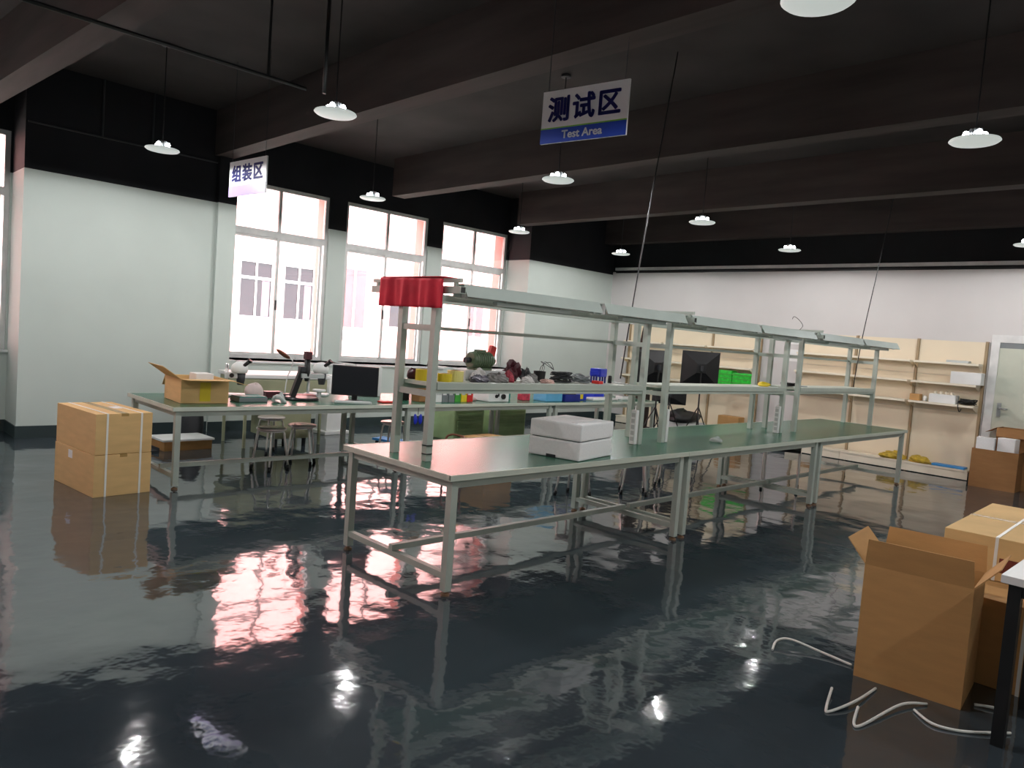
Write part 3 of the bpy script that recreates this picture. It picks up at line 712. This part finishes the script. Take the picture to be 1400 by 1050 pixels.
# boom-stand camera microscope
bs = thing('camera_microscope', 'boom-stand microscope with black arm and maroon camera on top', 'microscope', (-7.30, 4.0, ZB), 0)
MB().lathe([(.18, 0), (.185, .012), (.17, .03)], n=28).build('round_base', M_black, bs)
MB().bar((-.02, -.10, .03), (-.02, .0, .32), .045, .06).build('black_arm', M_black, bs)
MB().box(-.06, .02, -.03, .03, .30, .36).build('arm_joint', M_dark, bs, bevel=.008)
MB().box(-.03, .03, -.02, .25, .235, .285).build('grey_boom', M_lgrey, bs, bevel=.006)
MB().tube([(0, .05, .20), (0, .05, .27), (0, .05, .44)], [.02, .034, .03], 14).build('optical_tube', M_black, bs, smooth=True)
cmh = MB().box(-.035, .035, .015, .085, .44, .525).build('camera_head', M_maroon, bs, bevel=.006)
for k in range(3): MB().tube([(0, .03 + k * .02, .525), (0, .03 + k * .02, .56)], .004, 6).build('pin', M_redp, cmh)
MB().tube(smoothpath([(0, .02, .52), (0, -.06, .58), (0, -.10, .50), (-.01, -.08, .42)], 6), .003, 6).build('camera_cable', M_white, bs)
MB().lathe([(.07, .0), (.075, .012), (.07, .024)], (0.02, .20, .09), 20).build('stage_ring', M_white, bs); MB().tube([(0.02, .20, .03), (.02, .20, .09)], .025).build('stage_pillar', M_white, bs)
mg = thing('magnifier_lamp', 'brown oval magnifier lamp raised on a thin arm before the window', 'lamp', (-7.72, 4.02, ZB), 0)
MB().box(-.05, .05, -.05, .05, 0, .02).build('clamp', M_dark, mg)
MB().tube(smoothpath([(0, 0, .02), (0, .02, .2), (0, .08, .36), (0, .04, .43)], 5), .007).build('arm', M_white, mg, smooth=True)
h = MB().blob((0, 0, 0), (.10, .20, .035), 3, .03, flat=False).build('head', M_brown, mg, (0, -.05, .455), smooth=True); h.rotation_euler = (math.radians(-32), 0, 0)
# monitor
def monitor(label, loc, rz, w, h, base=True, name='monitor'):
    t = thing(name, label, 'monitor', loc, rz)
    z0 = .06
    MB().box(-w / 2, w / 2, -.015, .02, z0, z0 + h).build('housing', M_black, t, bevel=.004)
    MB().box(-w / 2 + .012, w / 2 - .012, -.0165, -.015, z0 + .018, z0 + h - .012).build('screen', M_dark if False else mat('dark_screen', (26, 28, 34), .25, var=.05), t)
    MB().box(-.03, .03, .02, .045, .01, z0 + h * .45).build('stand_neck', M_black, t)
    MB().lathe([(.10, 0), (.10, .008), (.03, .014)], (0, .03, 0), 20).build('stand_foot', M_black, t)
    return t
monitor('black monitor facing the room on the window bench', (-7.12, 4.55, ZB), math.radians(52), .51, .335)
tag(MB().box(-7.62, -7.58, 4.78, 5.22, ZB, ZB + .36).build('white_board', M_white, bevel=.004), 'white panel standing behind the monitor', 'panel')
kb = thing('keyboard', 'light keyboard lying before the monitor', 'keyboard', (-6.93, 4.42, ZB), math.radians(60))
MB().box(-.2, .2, -.065, .065, 0, .018).build('case', M_lgrey, kb, bevel=.003); MB().box(-.185, .185, -.05, .05, .018, .022).build('keys', M_white, kb)
small = [('red_tray', 'flat red tray near the monitor foot', (-6.95, 4.86), (.10, .16, .02), M_redp, 'tray'), ('red_notebook', 'red and white notebook behind the round black base', (-7.55, 4.18), (.14, .2, .03), mat('rose_paper', (226, 150, 150), .7), 'notebook'),
         ('dark_case', 'dark maroon instrument case left of the boom stand', (-7.50, 3.76), (.12, .2, .07), M_maroon, 'case'), ('grey_tray', 'flat grey tray with a green lid right of the open carton', (-7.2, 3.36), (.22, .3, .045), M_grey, 'tray'),
         ('black_speaker', 'black speaker box behind the first rack post', (-7.2, 5.28), (.1, .11, .19), M_black, 'speaker'), ('brown_carton', 'small brown carton between the near rack posts, on the window bench', (-7.05, 5.42), (.16, .14, .17), M_card3, 'box'),
         ('white_instrument_case', 'pink-white base unit beside the left microscope', (-7.35, 3.50), (.0, .0, .0), M_white, 'case'),
         ('teal_bottle_box', 'teal box right of the white power supply', (-7.25, 7.02), (.10, .13, .15), M_teal, 'box'), ('rose_box', 'crimson and white box left of the light blue box', (-7.1, 7.24), (.1, .15, .10), mat('crimson_print', (196, 60, 80), .6, var=.4, scale=20), 'box'),
         ('light_blue_box', 'light blue plastic box on the window bench', (-7.0, 7.62), (.24, .34, .165), M_lblue, 'box'), ('dark_blue_box', 'dark blue box with black top next to the light blue one', (-6.95, 7.98), (.2, .33, .10), mat('dark_blue', (24, 40, 130), .4), 'box'),
         ('blue_bin', 'royal blue parts bin beyond the dark blue box', (-7.1, 8.36), (.2, .2, .12), M_blue, 'bin'), ('white_tray', 'long flat white tray at the corner end of the window bench', (-7.05, 8.85), (.22, .6, .03), M_white, 'tray'),
         ('blue_parts_bin', 'royal blue bin standing behind the white tray', (-7.3, 9.0), (.2, .25, .14), M_blue, 'bin'), ('white_socket_box', 'white box with dark sockets at the end of the window bench', (-7.1, 9.55), (.14, .34, .05), M_white, 'box')]
for nm, lb, p, d, mm, ct in small:
    if d[0] == 0: continue
    t = thing(nm, lb, ct, (p[0], p[1], ZB))
    MB().box(-d[0] / 2, d[0] / 2, -d[1] / 2, d[1] / 2, 0, d[2]).build('body', mm, t, bevel=min(.006, d[2] * .2))
    if nm == 'dark_blue_box': MB().box(-.09, .09, -.15, .08, .1005, .15).build('black_lid', M_black, t, bevel=.006)
    if nm == 'black_speaker': MB().lathe([(.03, 0), (.035, .004)], (0, 0, .192), 14).build('knob', M_dark, t)
    if nm == 'grey_tray': MB().box(-.1, .1, -.14, .14, .0455, .055).build('lid', M_teal, t)
    if nm == 'blue_bin': MB().box(.1005, .104, -.05, .02, .02, .09).build('label_plate', M_yel, t)
    if nm == 'white_socket_box':
        for k in range(4): MB().box(-.04, .04, -.13 + k * .07, -.08 + k * .07, .0505, .053).build('socket', M_black, t)
    if nm == 'white_tray': MB().box(-.08, .08, -.25, .25, .0305, .036).build('inner', M_lgrey, t)
tag(MB().blob((-7.42, 3.52, ZB), (.16, .2, .16), 61, .2).build('cloth_cover', mat('pinkish_cloth', (208, 190, 186), .8), smooth=True), 'pinkish crumpled cover by the left microscope', 'cloth')
tag(MB().blob((-7.05, 3.62, ZB), (.13, .15, .085), 62, .4).build('plastic_wrap', M_clear, smooth=True), 'crumpled clear wrap left of the round black base', 'plastic wrap')
# coloured parts bins
for k, (mm, nm) in enumerate(((M_white, 'white'), (M_grey, 'grey'), (M_grey, 'second grey'), (M_green, 'green'), (M_yel, 'yellow'), (M_redp, 'red'))):
    t = thing('parts_bin', '%s parts bin with bottles in the coloured row on the window bench' % nm, 'bin', (-7.0, 5.62 + k * .1, ZB), 0, 'coloured parts bins on the window bench')
    b = MB(); b.box(-.06, .06, -.045, .045, 0, .006); b.box(-.06, .06, -.045, -.04, .006, .12); b.box(-.06, .06, .04, .045, .006, .12); b.box(-.06, -.055, -.04, .04, .006, .12); b.box(.055, .06, -.04, .04, .006, .085)
    b.build('tray', mm, t)
    MB().box(-.05, .045, -.035, .035, .007, .105).build('contents', M_white if k % 2 else M_lgrey, t, bevel=.01)
    MB().box(-.065, -.061, -.045, .045, 0, .19).build('back_plate', mm, t)
ps = thing('power_supply', 'white bench instrument with black dials on the window bench', 'instrument', (-7.05, 6.58, ZB))
MB().box(-.15, .15, -.18, .18, 0, .19).build('body', M_white, ps, bevel=.01)
MB().box(.1505, .156, -.12, .04, .11, .16).build('display', M_black, ps)
MB().tube([(.15, -.05, .075), (.168, -.05, .075)], .022, 14).build('dial', M_black, ps); MB().tube([(.15, .07, .07), (.172, .07, .07)], .034, 16).build('dial', M_black, ps)
MB().box(.1505, .157, -.02, .0, .07, .115).build('display_stem', M_black, ps)
tag(MB().blob((-7.1, 6.28, ZB), (.14, .13, .06), 71, .4).build('pink_film', mat('pink_film', (224, 190, 188), .5), smooth=True), 'pinkish plastic film left of the white instrument', 'plastic film')
tag(MB().box(-7.75, -7.6, 6.2, 6.45, ZB, ZB + .18).build('green_case', M_olive, bevel=.01), 'dark green case behind the red bin', 'case')

# ================================================================== FLOOR THINGS BY THE WINDOWS
def make_stool(label, loc, rz):
    t = thing('stool', label, 'stool', loc, rz, 'round metal stools')
    MB().lathe([(.02, .452), (.14, .452), (.155, .446), (.158, .434), (.15, .425), (.135, .42)], n=28).build('seat', M_pinkseat, t, smooth=True)
    MB().lathe([(.115, .405), (.12, .405), (.12, .42), (.115, .42)], n=24).build('seat_ring', M_chrome, t)
    for k in range(4):
        a = PI / 4 + k * PI / 2; c, s = math.cos(a), math.sin(a)
        lg = MB().tube(smoothpath([(c * .09, s * .09, .415), (c * .125, s * .125, .40), (c * .14, s * .14, .34), (c * .185, s * .185, .03)], 4), .0115, 8).build('leg', M_chrome, t, smooth=True)
        MB().tube([(c * .180, s * .180, .05), (c * .190, s * .190, 0)], .017, 10).build('rubber_foot', M_black, lg, smooth=True)
    return t
st0 = make_stool('front left of the three metal stools before the window bench', (-7.35, 3.70, 0), .3)
for lb, p, r in (('right of the three metal stools before the window bench', (-7.50, 4.14, 0), .9), ('rear metal stool of the three, half under the window bench', (-8.20, 4.12, 0), .1),
                 ('metal stool by itself beyond the near rack posts', (-7.50, 5.38, 0), .5), ('metal stool under the middle bench, nearest the joint of the benches', (-4.93, 5.86, 0), .2),
                 ('metal stool seen between the first and middle bench legs', (-4.72, 6.62, 0), .7), ('metal stool under the middle of the racked benches', (-4.78, 7.40, 0), .4)):
    dup(st0, lb, p, r)
# chrome chair under the far bench
ch = thing('chrome_chair', 'chrome tube chair half under the far racked bench', 'chair', (-4.05, 8.72, 0), .4)
for s in (-1, 1):
    lg = MB().tube(smoothpath([(s * .2, -.22, .02), (s * .2, -.19, .42), (s * .2, -.14, .46), (s * .2, .18, .46), (s * .2, .22, .42), (s * .2, .24, .02)], 6), .012, 8).build('leg_frame', M_chrome, ch, smooth=True)
    for yy in (-.22, .24): MB().lathe([(.017, 0), (.017, .03), (.012, .035)], (s * .2, yy, 0), 10).build('rubber_foot', M_black, lg)
MB().box(-.21, .21, -.17, .2, .472, .51).build('seat', M_black, ch, bevel=.01)

def strapped_box(label, loc, rz, w, d, h, straps, m=M_card2, group=None, tape=True, name='cardboard_box'):
    """closed carton: origin on its base; straps given as ('y'|'x', offset)"""
    t = thing(name, label, 'box', loc, rz, group)
    MB().box(-w / 2, w / 2, -d / 2, d / 2, 0, h).build('carton', m, t, bevel=.004)
    if tape: MB().box(-w / 2 - .0008, w / 2 + .0008, -.03, .03, h * .93, h + .0008).build('tape', M_tape, t)
    for ax, o, in straps:
        e = .0025; s = .008; q = MB()
        if ax == 'x':      # strap plane at x = o, round y and z
            q.box(o - s, o + s, -d / 2 - e, -d / 2, 0, h + e); q.box(o - s, o + s, d / 2, d / 2 + e, 0, h + e); q.box(o - s, o + s, -d / 2, d / 2, h, h + e)
        else:
            q.box(-w / 2 - e, -w / 2, o - s, o + s, 0, h + e); q.box(w / 2, w / 2 + e, o - s, o + s, 0, h + e); q.box(-w / 2, w / 2, o - s, o + s, h, h + e)
        q.build('strap', M_strap, t)
    return t
gs = 'strapped cartons stacked on the left'
b1 = strapped_box('lower of two strapped cardboard boxes stacked on the floor at left', (-7.18, 2.02, 0), math.radians(6), .86, .47, .355, (('y', -.14), ('y', .14)), group=gs)
b2 = strapped_box('upper of two strapped cardboard boxes stacked on the floor at left', (-7.18, 2.022, .3581), math.radians(6), .85, .465, .345, (('y', -.14), ('y', .14)), group=gs)
MB().box(.405, .4065, -.03, .03, 0, 0.001).build('base_seam', M_tape, b2)
MB().box(-.12, -.03, -.2355, -.2345, .26, .33).build('paper_label', M_paper, b1)
MB().box(-.06, .08, .05, .12, .3455, .3465).build('paper_label', M_paper, b2)
# low boards and boxes on the floor under the bench
lb_ = thing('low_box', 'low flat box with a white lid on the floor under the window bench', 'box', (-8.9, 3.35, 0), .05)
MB().box(-.2, .2, -.28, .28, 0, .11).build('body', M_card, lb_, bevel=.004); MB().box(-.22, .22, -.30, .30, .1105, .135).build('lid', M_white, lb_, bevel=.004)
lb2 = thing('dark_tray', 'dark shallow tray on the floor behind the strapped boxes', 'tray', (-8.85, 2.85, 0), .05)
MB().box(-.2, .2, -.16, .16, 0, .02).build('base', M_dark, lb2); MB().box(-.2, .2, -.16, -.15, .02, .05).build('rim', M_dark, lb2); MB().box(-.2, .2, .15, .16, .02, .05).build('rim', M_dark, lb2)
# beige machine behind the bench
mc = thing('machine_cabinet', 'beige-green machine cabinet with white top behind the window bench', 'cabinet', (-8.95, 4.72, 0), 0)
MB().box(-.35, .35, -.78, .36, .50, .86).build('body', M_beige, mc, bevel=.02)
MB().box(-.37, .37, -.80, .38, .861, .91).build('top_cover', M_white, mc, bevel=.01)
MB().box(-.30, .35, -.36, .15, .10, .499).build('lower_body', M_beige, mc, bevel=.01)
for sx in (-.24, .29):
    for sy in (-.30, .09): MB().tube([(sx, sy, 0), (sx, sy, .11)], .025, 10).build('foot', M_dark, mc)
for sx in (-.30, .30):
    for sy in (-.72, .30): MB().box(sx - .015, sx + .015, sy - .015, sy + .015, 0, .51).build('leg', M_beige, mc)
MB().box(.3505, .356, -.3, .1, .15, .45).build('front_door', M_beige, mc)
pd = thing('white_pedestal', 'white tapered pedestal on a square foot below the monitor', 'pedestal', (-9.55, 5.70, 0), .1)
MB().box(-.22, .22, -.22, .22, 0, .05).build('foot_plate', M_white, pd, bevel=.01)
MB().add([(-.15, -.15, .0505), (.15, -.15, .0505), (.15, .15, .0505), (-.15, .15, .0505), (-.11, -.11, .85), (.11, -.11, .85), (.11, .11, .85), (-.11, .11, .85)], [(0, 3, 2, 1), (4, 5, 6, 7), (0, 1, 5, 4), (1, 2, 6, 5), (2, 3, 7, 6), (3, 0, 4, 7)]).build('column', M_white, pd)
gy = tag(MB().blob((-9.3, 3.62, 0), (.3, .3, .5), 81, .15).build('dark_sack', M_dark, smooth=True), 'dark sack on the floor at the left end of the beige machine', 'sack')
# green ribbed bins under the bench
def ribbed(label, x, y, w, d, h):
    t = thing('plastic_crate', label, 'crate', (x, y, 0), 0, 'green crates under the window bench')
    MB().box(-w / 2, w / 2, -d / 2, d / 2, 0, h).build('body', mat('crate_green', (150, 178, 128), .45), t, bevel=.03)
    for k in range(7):
        MB().box(w / 2 - .002, w / 2 + .014, -d / 2 + .05, d / 2 - .05, .06 + k * (h - .12) / 7, .06 + (k + .5) * (h - .12) / 7).build('rib', mat('crate_green', (0, 0, 0)), t)
ribbed('light green ribbed plastic crate under the window bench', -8.5, 7.3, .5, .58, .5)
ribbed('darker green ribbed crate right of the other under the window bench', -8.55, 8.2, .5, .7, .47)
fw = strapped_box('brown carton on the floor behind the first racked bench', (-6.38, 5.95, 0), .1, .42, .5, .40, (), M_card, tape=True)
tag(MB().tube(smoothpath([(-6.2, 5.4, .012), (-6.2, 5.42, .36), (-6.24, 5.46, .43), (-6.36, 5.47, .44), (-6.48, 5.46, .43), (-6.52, 5.42, .36), (-6.52, 5.4, .012)], 6), .012, 8).build('bent_tube_frame', M_brown, smooth=True), 'bent brown tube frame left of the brown carton behind the first bench', 'frame')
tag(MB().blob((-8.0, 7.75, 0), (.2, .2, .08), 88, .3).build('dark_bundle', M_blackbag, smooth=True), 'black bundle on the floor beside the green crates', 'bundle')
bt = thing('blue_stepladder', 'low blue floor dolly under the window bench', 'dolly', (-8.3, 5.95, 0), .3)
MB().box(-.25, .25, -.12, .12, .05, .08).build('deck', M_bluesheet, bt)
for sx in (-1, 1):
    for sy in (-1, 1): MB().tube([(sx * .2, sy * .09, .025 - .0), (sx * .2 + .02, sy * .09, .025)], .025, 10).build('wheel', M_black, bt)
gl = thing('blue_glove', 'pair of blue gloves hanging under the window bench', 'gloves', (-6.72, 5.12, .55))
for k in range(2): MB().blob((0, k * .07, 0), (.035, .05, .09), 90 + k, .2, flat=False).build('glove', M_blue, gl, smooth=True)
MB().tube([(0, .035, .09), (0, .035, .165)], .004, 6).build('hook', M_dark, gl)

# ================================================================== BACK WALL SHELVES
SH_Y = YB - .013
def shelving(label, x0, n, bw, rows_, group):
    L = n * bw
    t = thing('wall_shelving', label, 'shelving', (x0, SH_Y, 0), 0, group)
    for k in range(n + 1):
        MB().box(k * bw - .018, k * bw + .018, -.055, 0, 0, 2.06).build('upright', M_upright, t)
    for k in range(n):
        for z0, z1 in ((.12, .98), (.985, 1.52), (1.525, 2.05)):
            MB().box(k * bw + .021, (k + 1) * bw - .021, -.03, -.018, z0, z1).build('back_panel', M_cream, t)
        MB().box(k * bw + .003, (k + 1) * bw - .003, -.30, -.285, .012, .125).build('kick_plate', M_cream2, t)
        MB().box(k * bw + .003, (k + 1) * bw - .003, -.31, -.061, .126, .15).build('base_shelf', M_cream2, t)
        for z, dp in rows_:
            s = MB().box(k * bw + .024, (k + 1) * bw - .024, -dp, -.061, z - .03, z).build('shelf', M_cream2, t)
            for xx in (k * bw + .03, (k + 1) * bw - .034):
                MB().slab([(xx, -.061, z - .031), (xx, -dp + .04, z - .031), (xx, -dp + .04, z - .045), (xx, -.061, z - .11)], (1, 0, 0), .004).build('bracket', M_cream, s)
    return t
rowsB = ((1.72, .28), (1.41, .30), (1.10, .32))
shelving('cream steel wall shelving right of the bare wall gap, three bays', -5.72, 3, .93, rowsB, 'cream wall shelving units')
shelving('cream steel wall shelving behind the black panels, left of the bare wall gap', -9.42, 3, .98, ((1.72, .28), (1.36, .32), (1.02, .32)), 'cream wall shelving units')
def on_shelf(nm, lb, x, y, z, d, mm, ct):
    t = thing(nm, lb, ct, (x, y, z)); MB().box(-d[0] / 2, d[0] / 2, -d[1] / 2, d[1] / 2, 0, d[2]).build('body', mm, t, bevel=.006); return t
YS = SH_Y - .19
rt = on_shelf('white_router', 'white box with knobs on the lowest right shelf', -3.38, YS, 1.101, (.36, .2, .13), M_white, 'box')
for k in range(4): MB().lathe([(.02, 0), (.022, .03), (.01, .045)], (-.12 + k * .075, 0, .131), 10).build('knob', M_cream2, rt)
on_shelf('white_carton', 'white carton at the right end of the middle shelf', -3.1, YS, 1.411, (.40, .2, .18), M_white, 'box')
on_shelf('grey_folder', 'flat grey folder on the upper right shelf', -3.25, YS + .04, 1.721, (.3, .14, .035), M_lgrey, 'folder')
on_shelf('brown_parcel', 'small brown parcel beside the shelf upright', -3.77, YS, 1.101, (.14, .14, .10), M_card, 'parcel')
tag(MB().lathe([(.03, 0), (.03, .06), (.015, .08)], (-3.64, YS, 1.101), 14).build('white_jar', M_white, smooth=True), 'little white jar between parcel and knobbed box', 'jar')
tangle('black cable coil on the lowest right shelf', (-3.06, YS, 1.101), (.28, .2, .1), 40, .008, M_black, 12)
tag(MB().tube(smoothpath([(-3.15, YS - .12, 1.11), (-3.15, YS - .145, 1.08), (-3.12, YS - .15, 1.0), (-3.1, YS - .145, 1.05)], 5), .006).build('loose_cable', M_black, smooth=True), 'black cable end hanging off the lowest right shelf', 'cable')
for i, (x, w_, mm, lb) in enumerate(((-4.0, .36, M_yellowbag, 'yellow packets on the base shelf, left bundle'), (-3.62, .34, M_yellowbag, 'yellow packets on the base shelf, right bundle'))):
    tag(MB().blob((x, SH_Y - .2, .151), (w_, .2, .10), 100 + i, .3, 20, 10, crumple=.12).build('yellow_packets', mm), lb, 'packets', 'yellow packets on the base shelf')
tag(MB().box(-3.43, -2.98, SH_Y - .28, SH_Y - .12, .151, .185).build('blue_roll', M_bluesheet, bevel=.012), 'blue flat sheet roll on the base shelf', 'sheet')
on_shelf('small_carton', 'small brown carton on the base shelf at the left bay', -5.3, SH_Y - .2, .151, (.3, .18, .10), M_card, 'box')
# green wrapped goods on the left unit
for i, (x, lb) in enumerate(((-7.06, 'bright green wrapped bundle on the left shelving, left piece'), (-6.66, 'bright green wrapped bundle on the left shelving, right piece'))):
    b = MB().box(-.195, .195, -.1, .1, 0, .27 - .03 * i); q = random.Random(i)
    g = thing('green_bundle', lb, 'bundle', (x, SH_Y - .19, 1.021), 0, 'green wrapped bundles'); b.build('wrapped_block', M_lime, g, bevel=.02)
    for k in range(3): MB().box(-.2, .2, -.104, .104, .05 + k * .07, .065 + k * .07).build('wrap_band', M_green, g)
on_shelf('brown_box', 'brown carton on the base shelf of the left shelving', -6.85, SH_Y - .19, .151, (.42, .22, .3), M_card, 'box')
# notices on the bare wall
for i, z in enumerate((1.55, 1.85)):
    tag(MB().box(-5.95, -5.80, YB - .004, YB - .001, z, z + .21).build('paper_notice', M_paper), ('lower' if i == 0 else 'upper') + ' white paper notice on the bare wall between shelving units', 'notice', 'paper notices')

# black panels on tripods and bags behind the middle rack
def tripod_panel(label, loc, rz, w, h, zc, deep):
    t = thing('tripod_panel', label, 'light panel', loc, rz, 'black panels on tripods')
    p = MB(); d = deep
    vs = [(-w / 2, 0, zc - h / 2), (w / 2, 0, zc - h / 2), (w / 2, 0, zc + h / 2), (-w / 2, 0, zc + h / 2), (-.07, -d, zc - .07), (.07, -d, zc - .07), (.07, -d, zc + .07), (-.07, -d, zc + .07)]
    p.add(vs, [(0, 1, 2, 3), (7, 6, 5, 4), (0, 4, 5, 1), (1, 5, 6, 2), (2, 6, 7, 3), (3, 7, 4, 0)]).build('shade', M_blackbag, t)
    MB().box(-w / 2 + .02, w / 2 - .02, .001, .006, zc - h / 2 + .02, zc + h / 2 - .02).build('front_cloth', M_white, t)
    MB().tube([(0, -d - .02, .35), (0, -d - .02, zc)], .012, 8).build('pole', M_black, t)
    MB().box(-.02, .02, -d - .05, -d - .0005, zc - .04, zc + .04).build('bracket', M_dark, t)
    for k in range(3):
        a = k * 2 * PI / 3 + .5
        MB().tube([(0, -d - .02, .75), (math.cos(a) * .38, -d - .02 + math.sin(a) * .38, .01)], .009, 8).build('leg', M_black, t)
    return t
tripod_panel('black square panel on a tripod, right one beside the green bundles', (-6.15, 10.12, 0), math.radians(42), .58, .52, 1.34, .12)
tripod_panel('black curved panel on a tripod seen between the rack posts', (-6.35, 9.12, 0), math.radians(75), .62, .50, 1.32, .14)
tripod_panel('lower dark panel on a tripod under the middle rack shelf level', (-6.75, 10.25, 0), math.radians(40), .55, .34, .88, .06)
tag(MB().blob((-7.6, 10.6, 0), (.35, .35, 1.75), 120, .18, nv=14).build('draped_coat', mat('dark_brown_cloth', (52, 40, 34), .9, var=.3), smooth=True), 'tall dark draped bundle left of the curved black panel', 'bundle')
wc = on_shelf('white_crate', 'white crate standing on the floor under the black bag', -7.15, 11.35, 0, (.55, .6, .34), M_white, 'crate')
tag(MB().blob((-7.15, 11.35, .341), (.5, .80, .2), 130, .3).build('black_bag', M_blackbag, smooth=True), 'black nylon bag lying on a white crate behind the benches', 'bag')

# ================================================================== RIGHT SIDE
bx = open_carton('open_carton', 'large open cardboard box standing in the right foreground', (-1.12, 4.16, 0), math.radians(6), .48, .40, .585, ((.135, 8), (.135, 8), (.15, 40), (.15, 40)), M_card)
strapped_box('lower strapped cardboard box behind the open box at right', (-.70, 4.86, 0), 0, .86, .9, .45, (('x', -.02), ('x', .3)), M_card)
uk = strapped_box('upper strapped cardboard box in the stack at the right edge', (-.72, 5.45, .4535), math.radians(2), 1.04, 1.26, .24, (('x', -.26), ('x', .26)), M_card2)
MB().box(-.24, .05, -.632, -.6305, .05, .13).build('hand_hole_patch', M_print_hole, uk)  # dark red patch paints the hole's shade together with its red print
wt_ = thing('white_table', 'white table corner with black leg at the right edge', 'table', (-.06, 4.02, 0), 0)
MB().box(-.65, .65, -.31, .31, .715, .75).build('tabletop', M_white, wt_, bevel=.003)
for sx in (-1, 1):
    for sy in (-1, 1): MB().box(sx * .60 - .024, sx * .60 + .024, sy * .26 - .024, sy * .26 + .024, 0, .7145).build('leg', M_black, wt_)
MB().box(-.576, .576, -.275, -.245, .66, .7145).build('apron', M_black, wt_)
# far right cartons
fx = open_carton('open_carton', 'brown carton filled with white foam by the far door', (-2.53, 12.12, 0), 0, .56, .34, .54, (None, None, None, (.12, 60)), M_card3)
for i, (x, y_, h_, a, lb) in enumerate(((-2.68, 12.10, .70, .1, 'left white foam piece sticking out of the far carton'), (-2.42, 12.14, .72, -.15, 'right white foam piece sticking out of the far carton'))):
    o = MB().box(-.11, .11, -.08, .08, 0, h_ - .01).build('foam_piece', M_foam, None, (x, y_, .0075), a, bevel=.008)
    tag(o, lb, 'foam', 'foam pieces in the far carton')
open_carton('open_carton', 'big dark open carton with a raised left flap before the door', (-2.06, 12.48, 0), 0, 1.1, .36, .84, ((.14, 150), None, (.16, 120), None), M_card3)

# plastic strapping lying on the floor
def floor_strap(label, pts):
    P = smoothpath([(x, y, z) for x, y, z in pts], 8); b = MB()
    b.tube(P, .0065, 6)
    return tag(b.build('strap_cutting', M_strap, smooth=True), label, 'strap', 'cut white straps on the floor')
z = .007
floor_strap('white strap curling left from the big open box', [(-1.74, 3.86, z), (-1.76, 3.95, .03), (-1.71, 4.01, .04), (-1.56, 4.04, .02), (-1.385, 4.04, z)])
floor_strap('white bent strap just before the big open box', [(-1.32, 3.62, .03), (-1.27, 3.44, z), (-1.245, 3.42, z), (-1.2, 3.6, .02), (-1.2, 3.86, z)])
floor_strap('white strap in a V before the right front corner of the open box', [(-1.17, 3.55, .02), (-1.13, 3.40, z), (-1.1, 3.42, z), (-1.05, 3.75, .02), (-.98, 3.90, z)])
floor_strap('white strap curving toward the black table leg', [(-1.0, 3.78, z), (-.90, 3.70, .01), (-.80, 3.74, z), (-.70, 3.84, .01), (-.645, 3.92, z)])
floor_strap('short white strap beside the black table leg', [(-.83, 4.10, z), (-.76, 4.13, .012), (-.70, 4.14, z)])
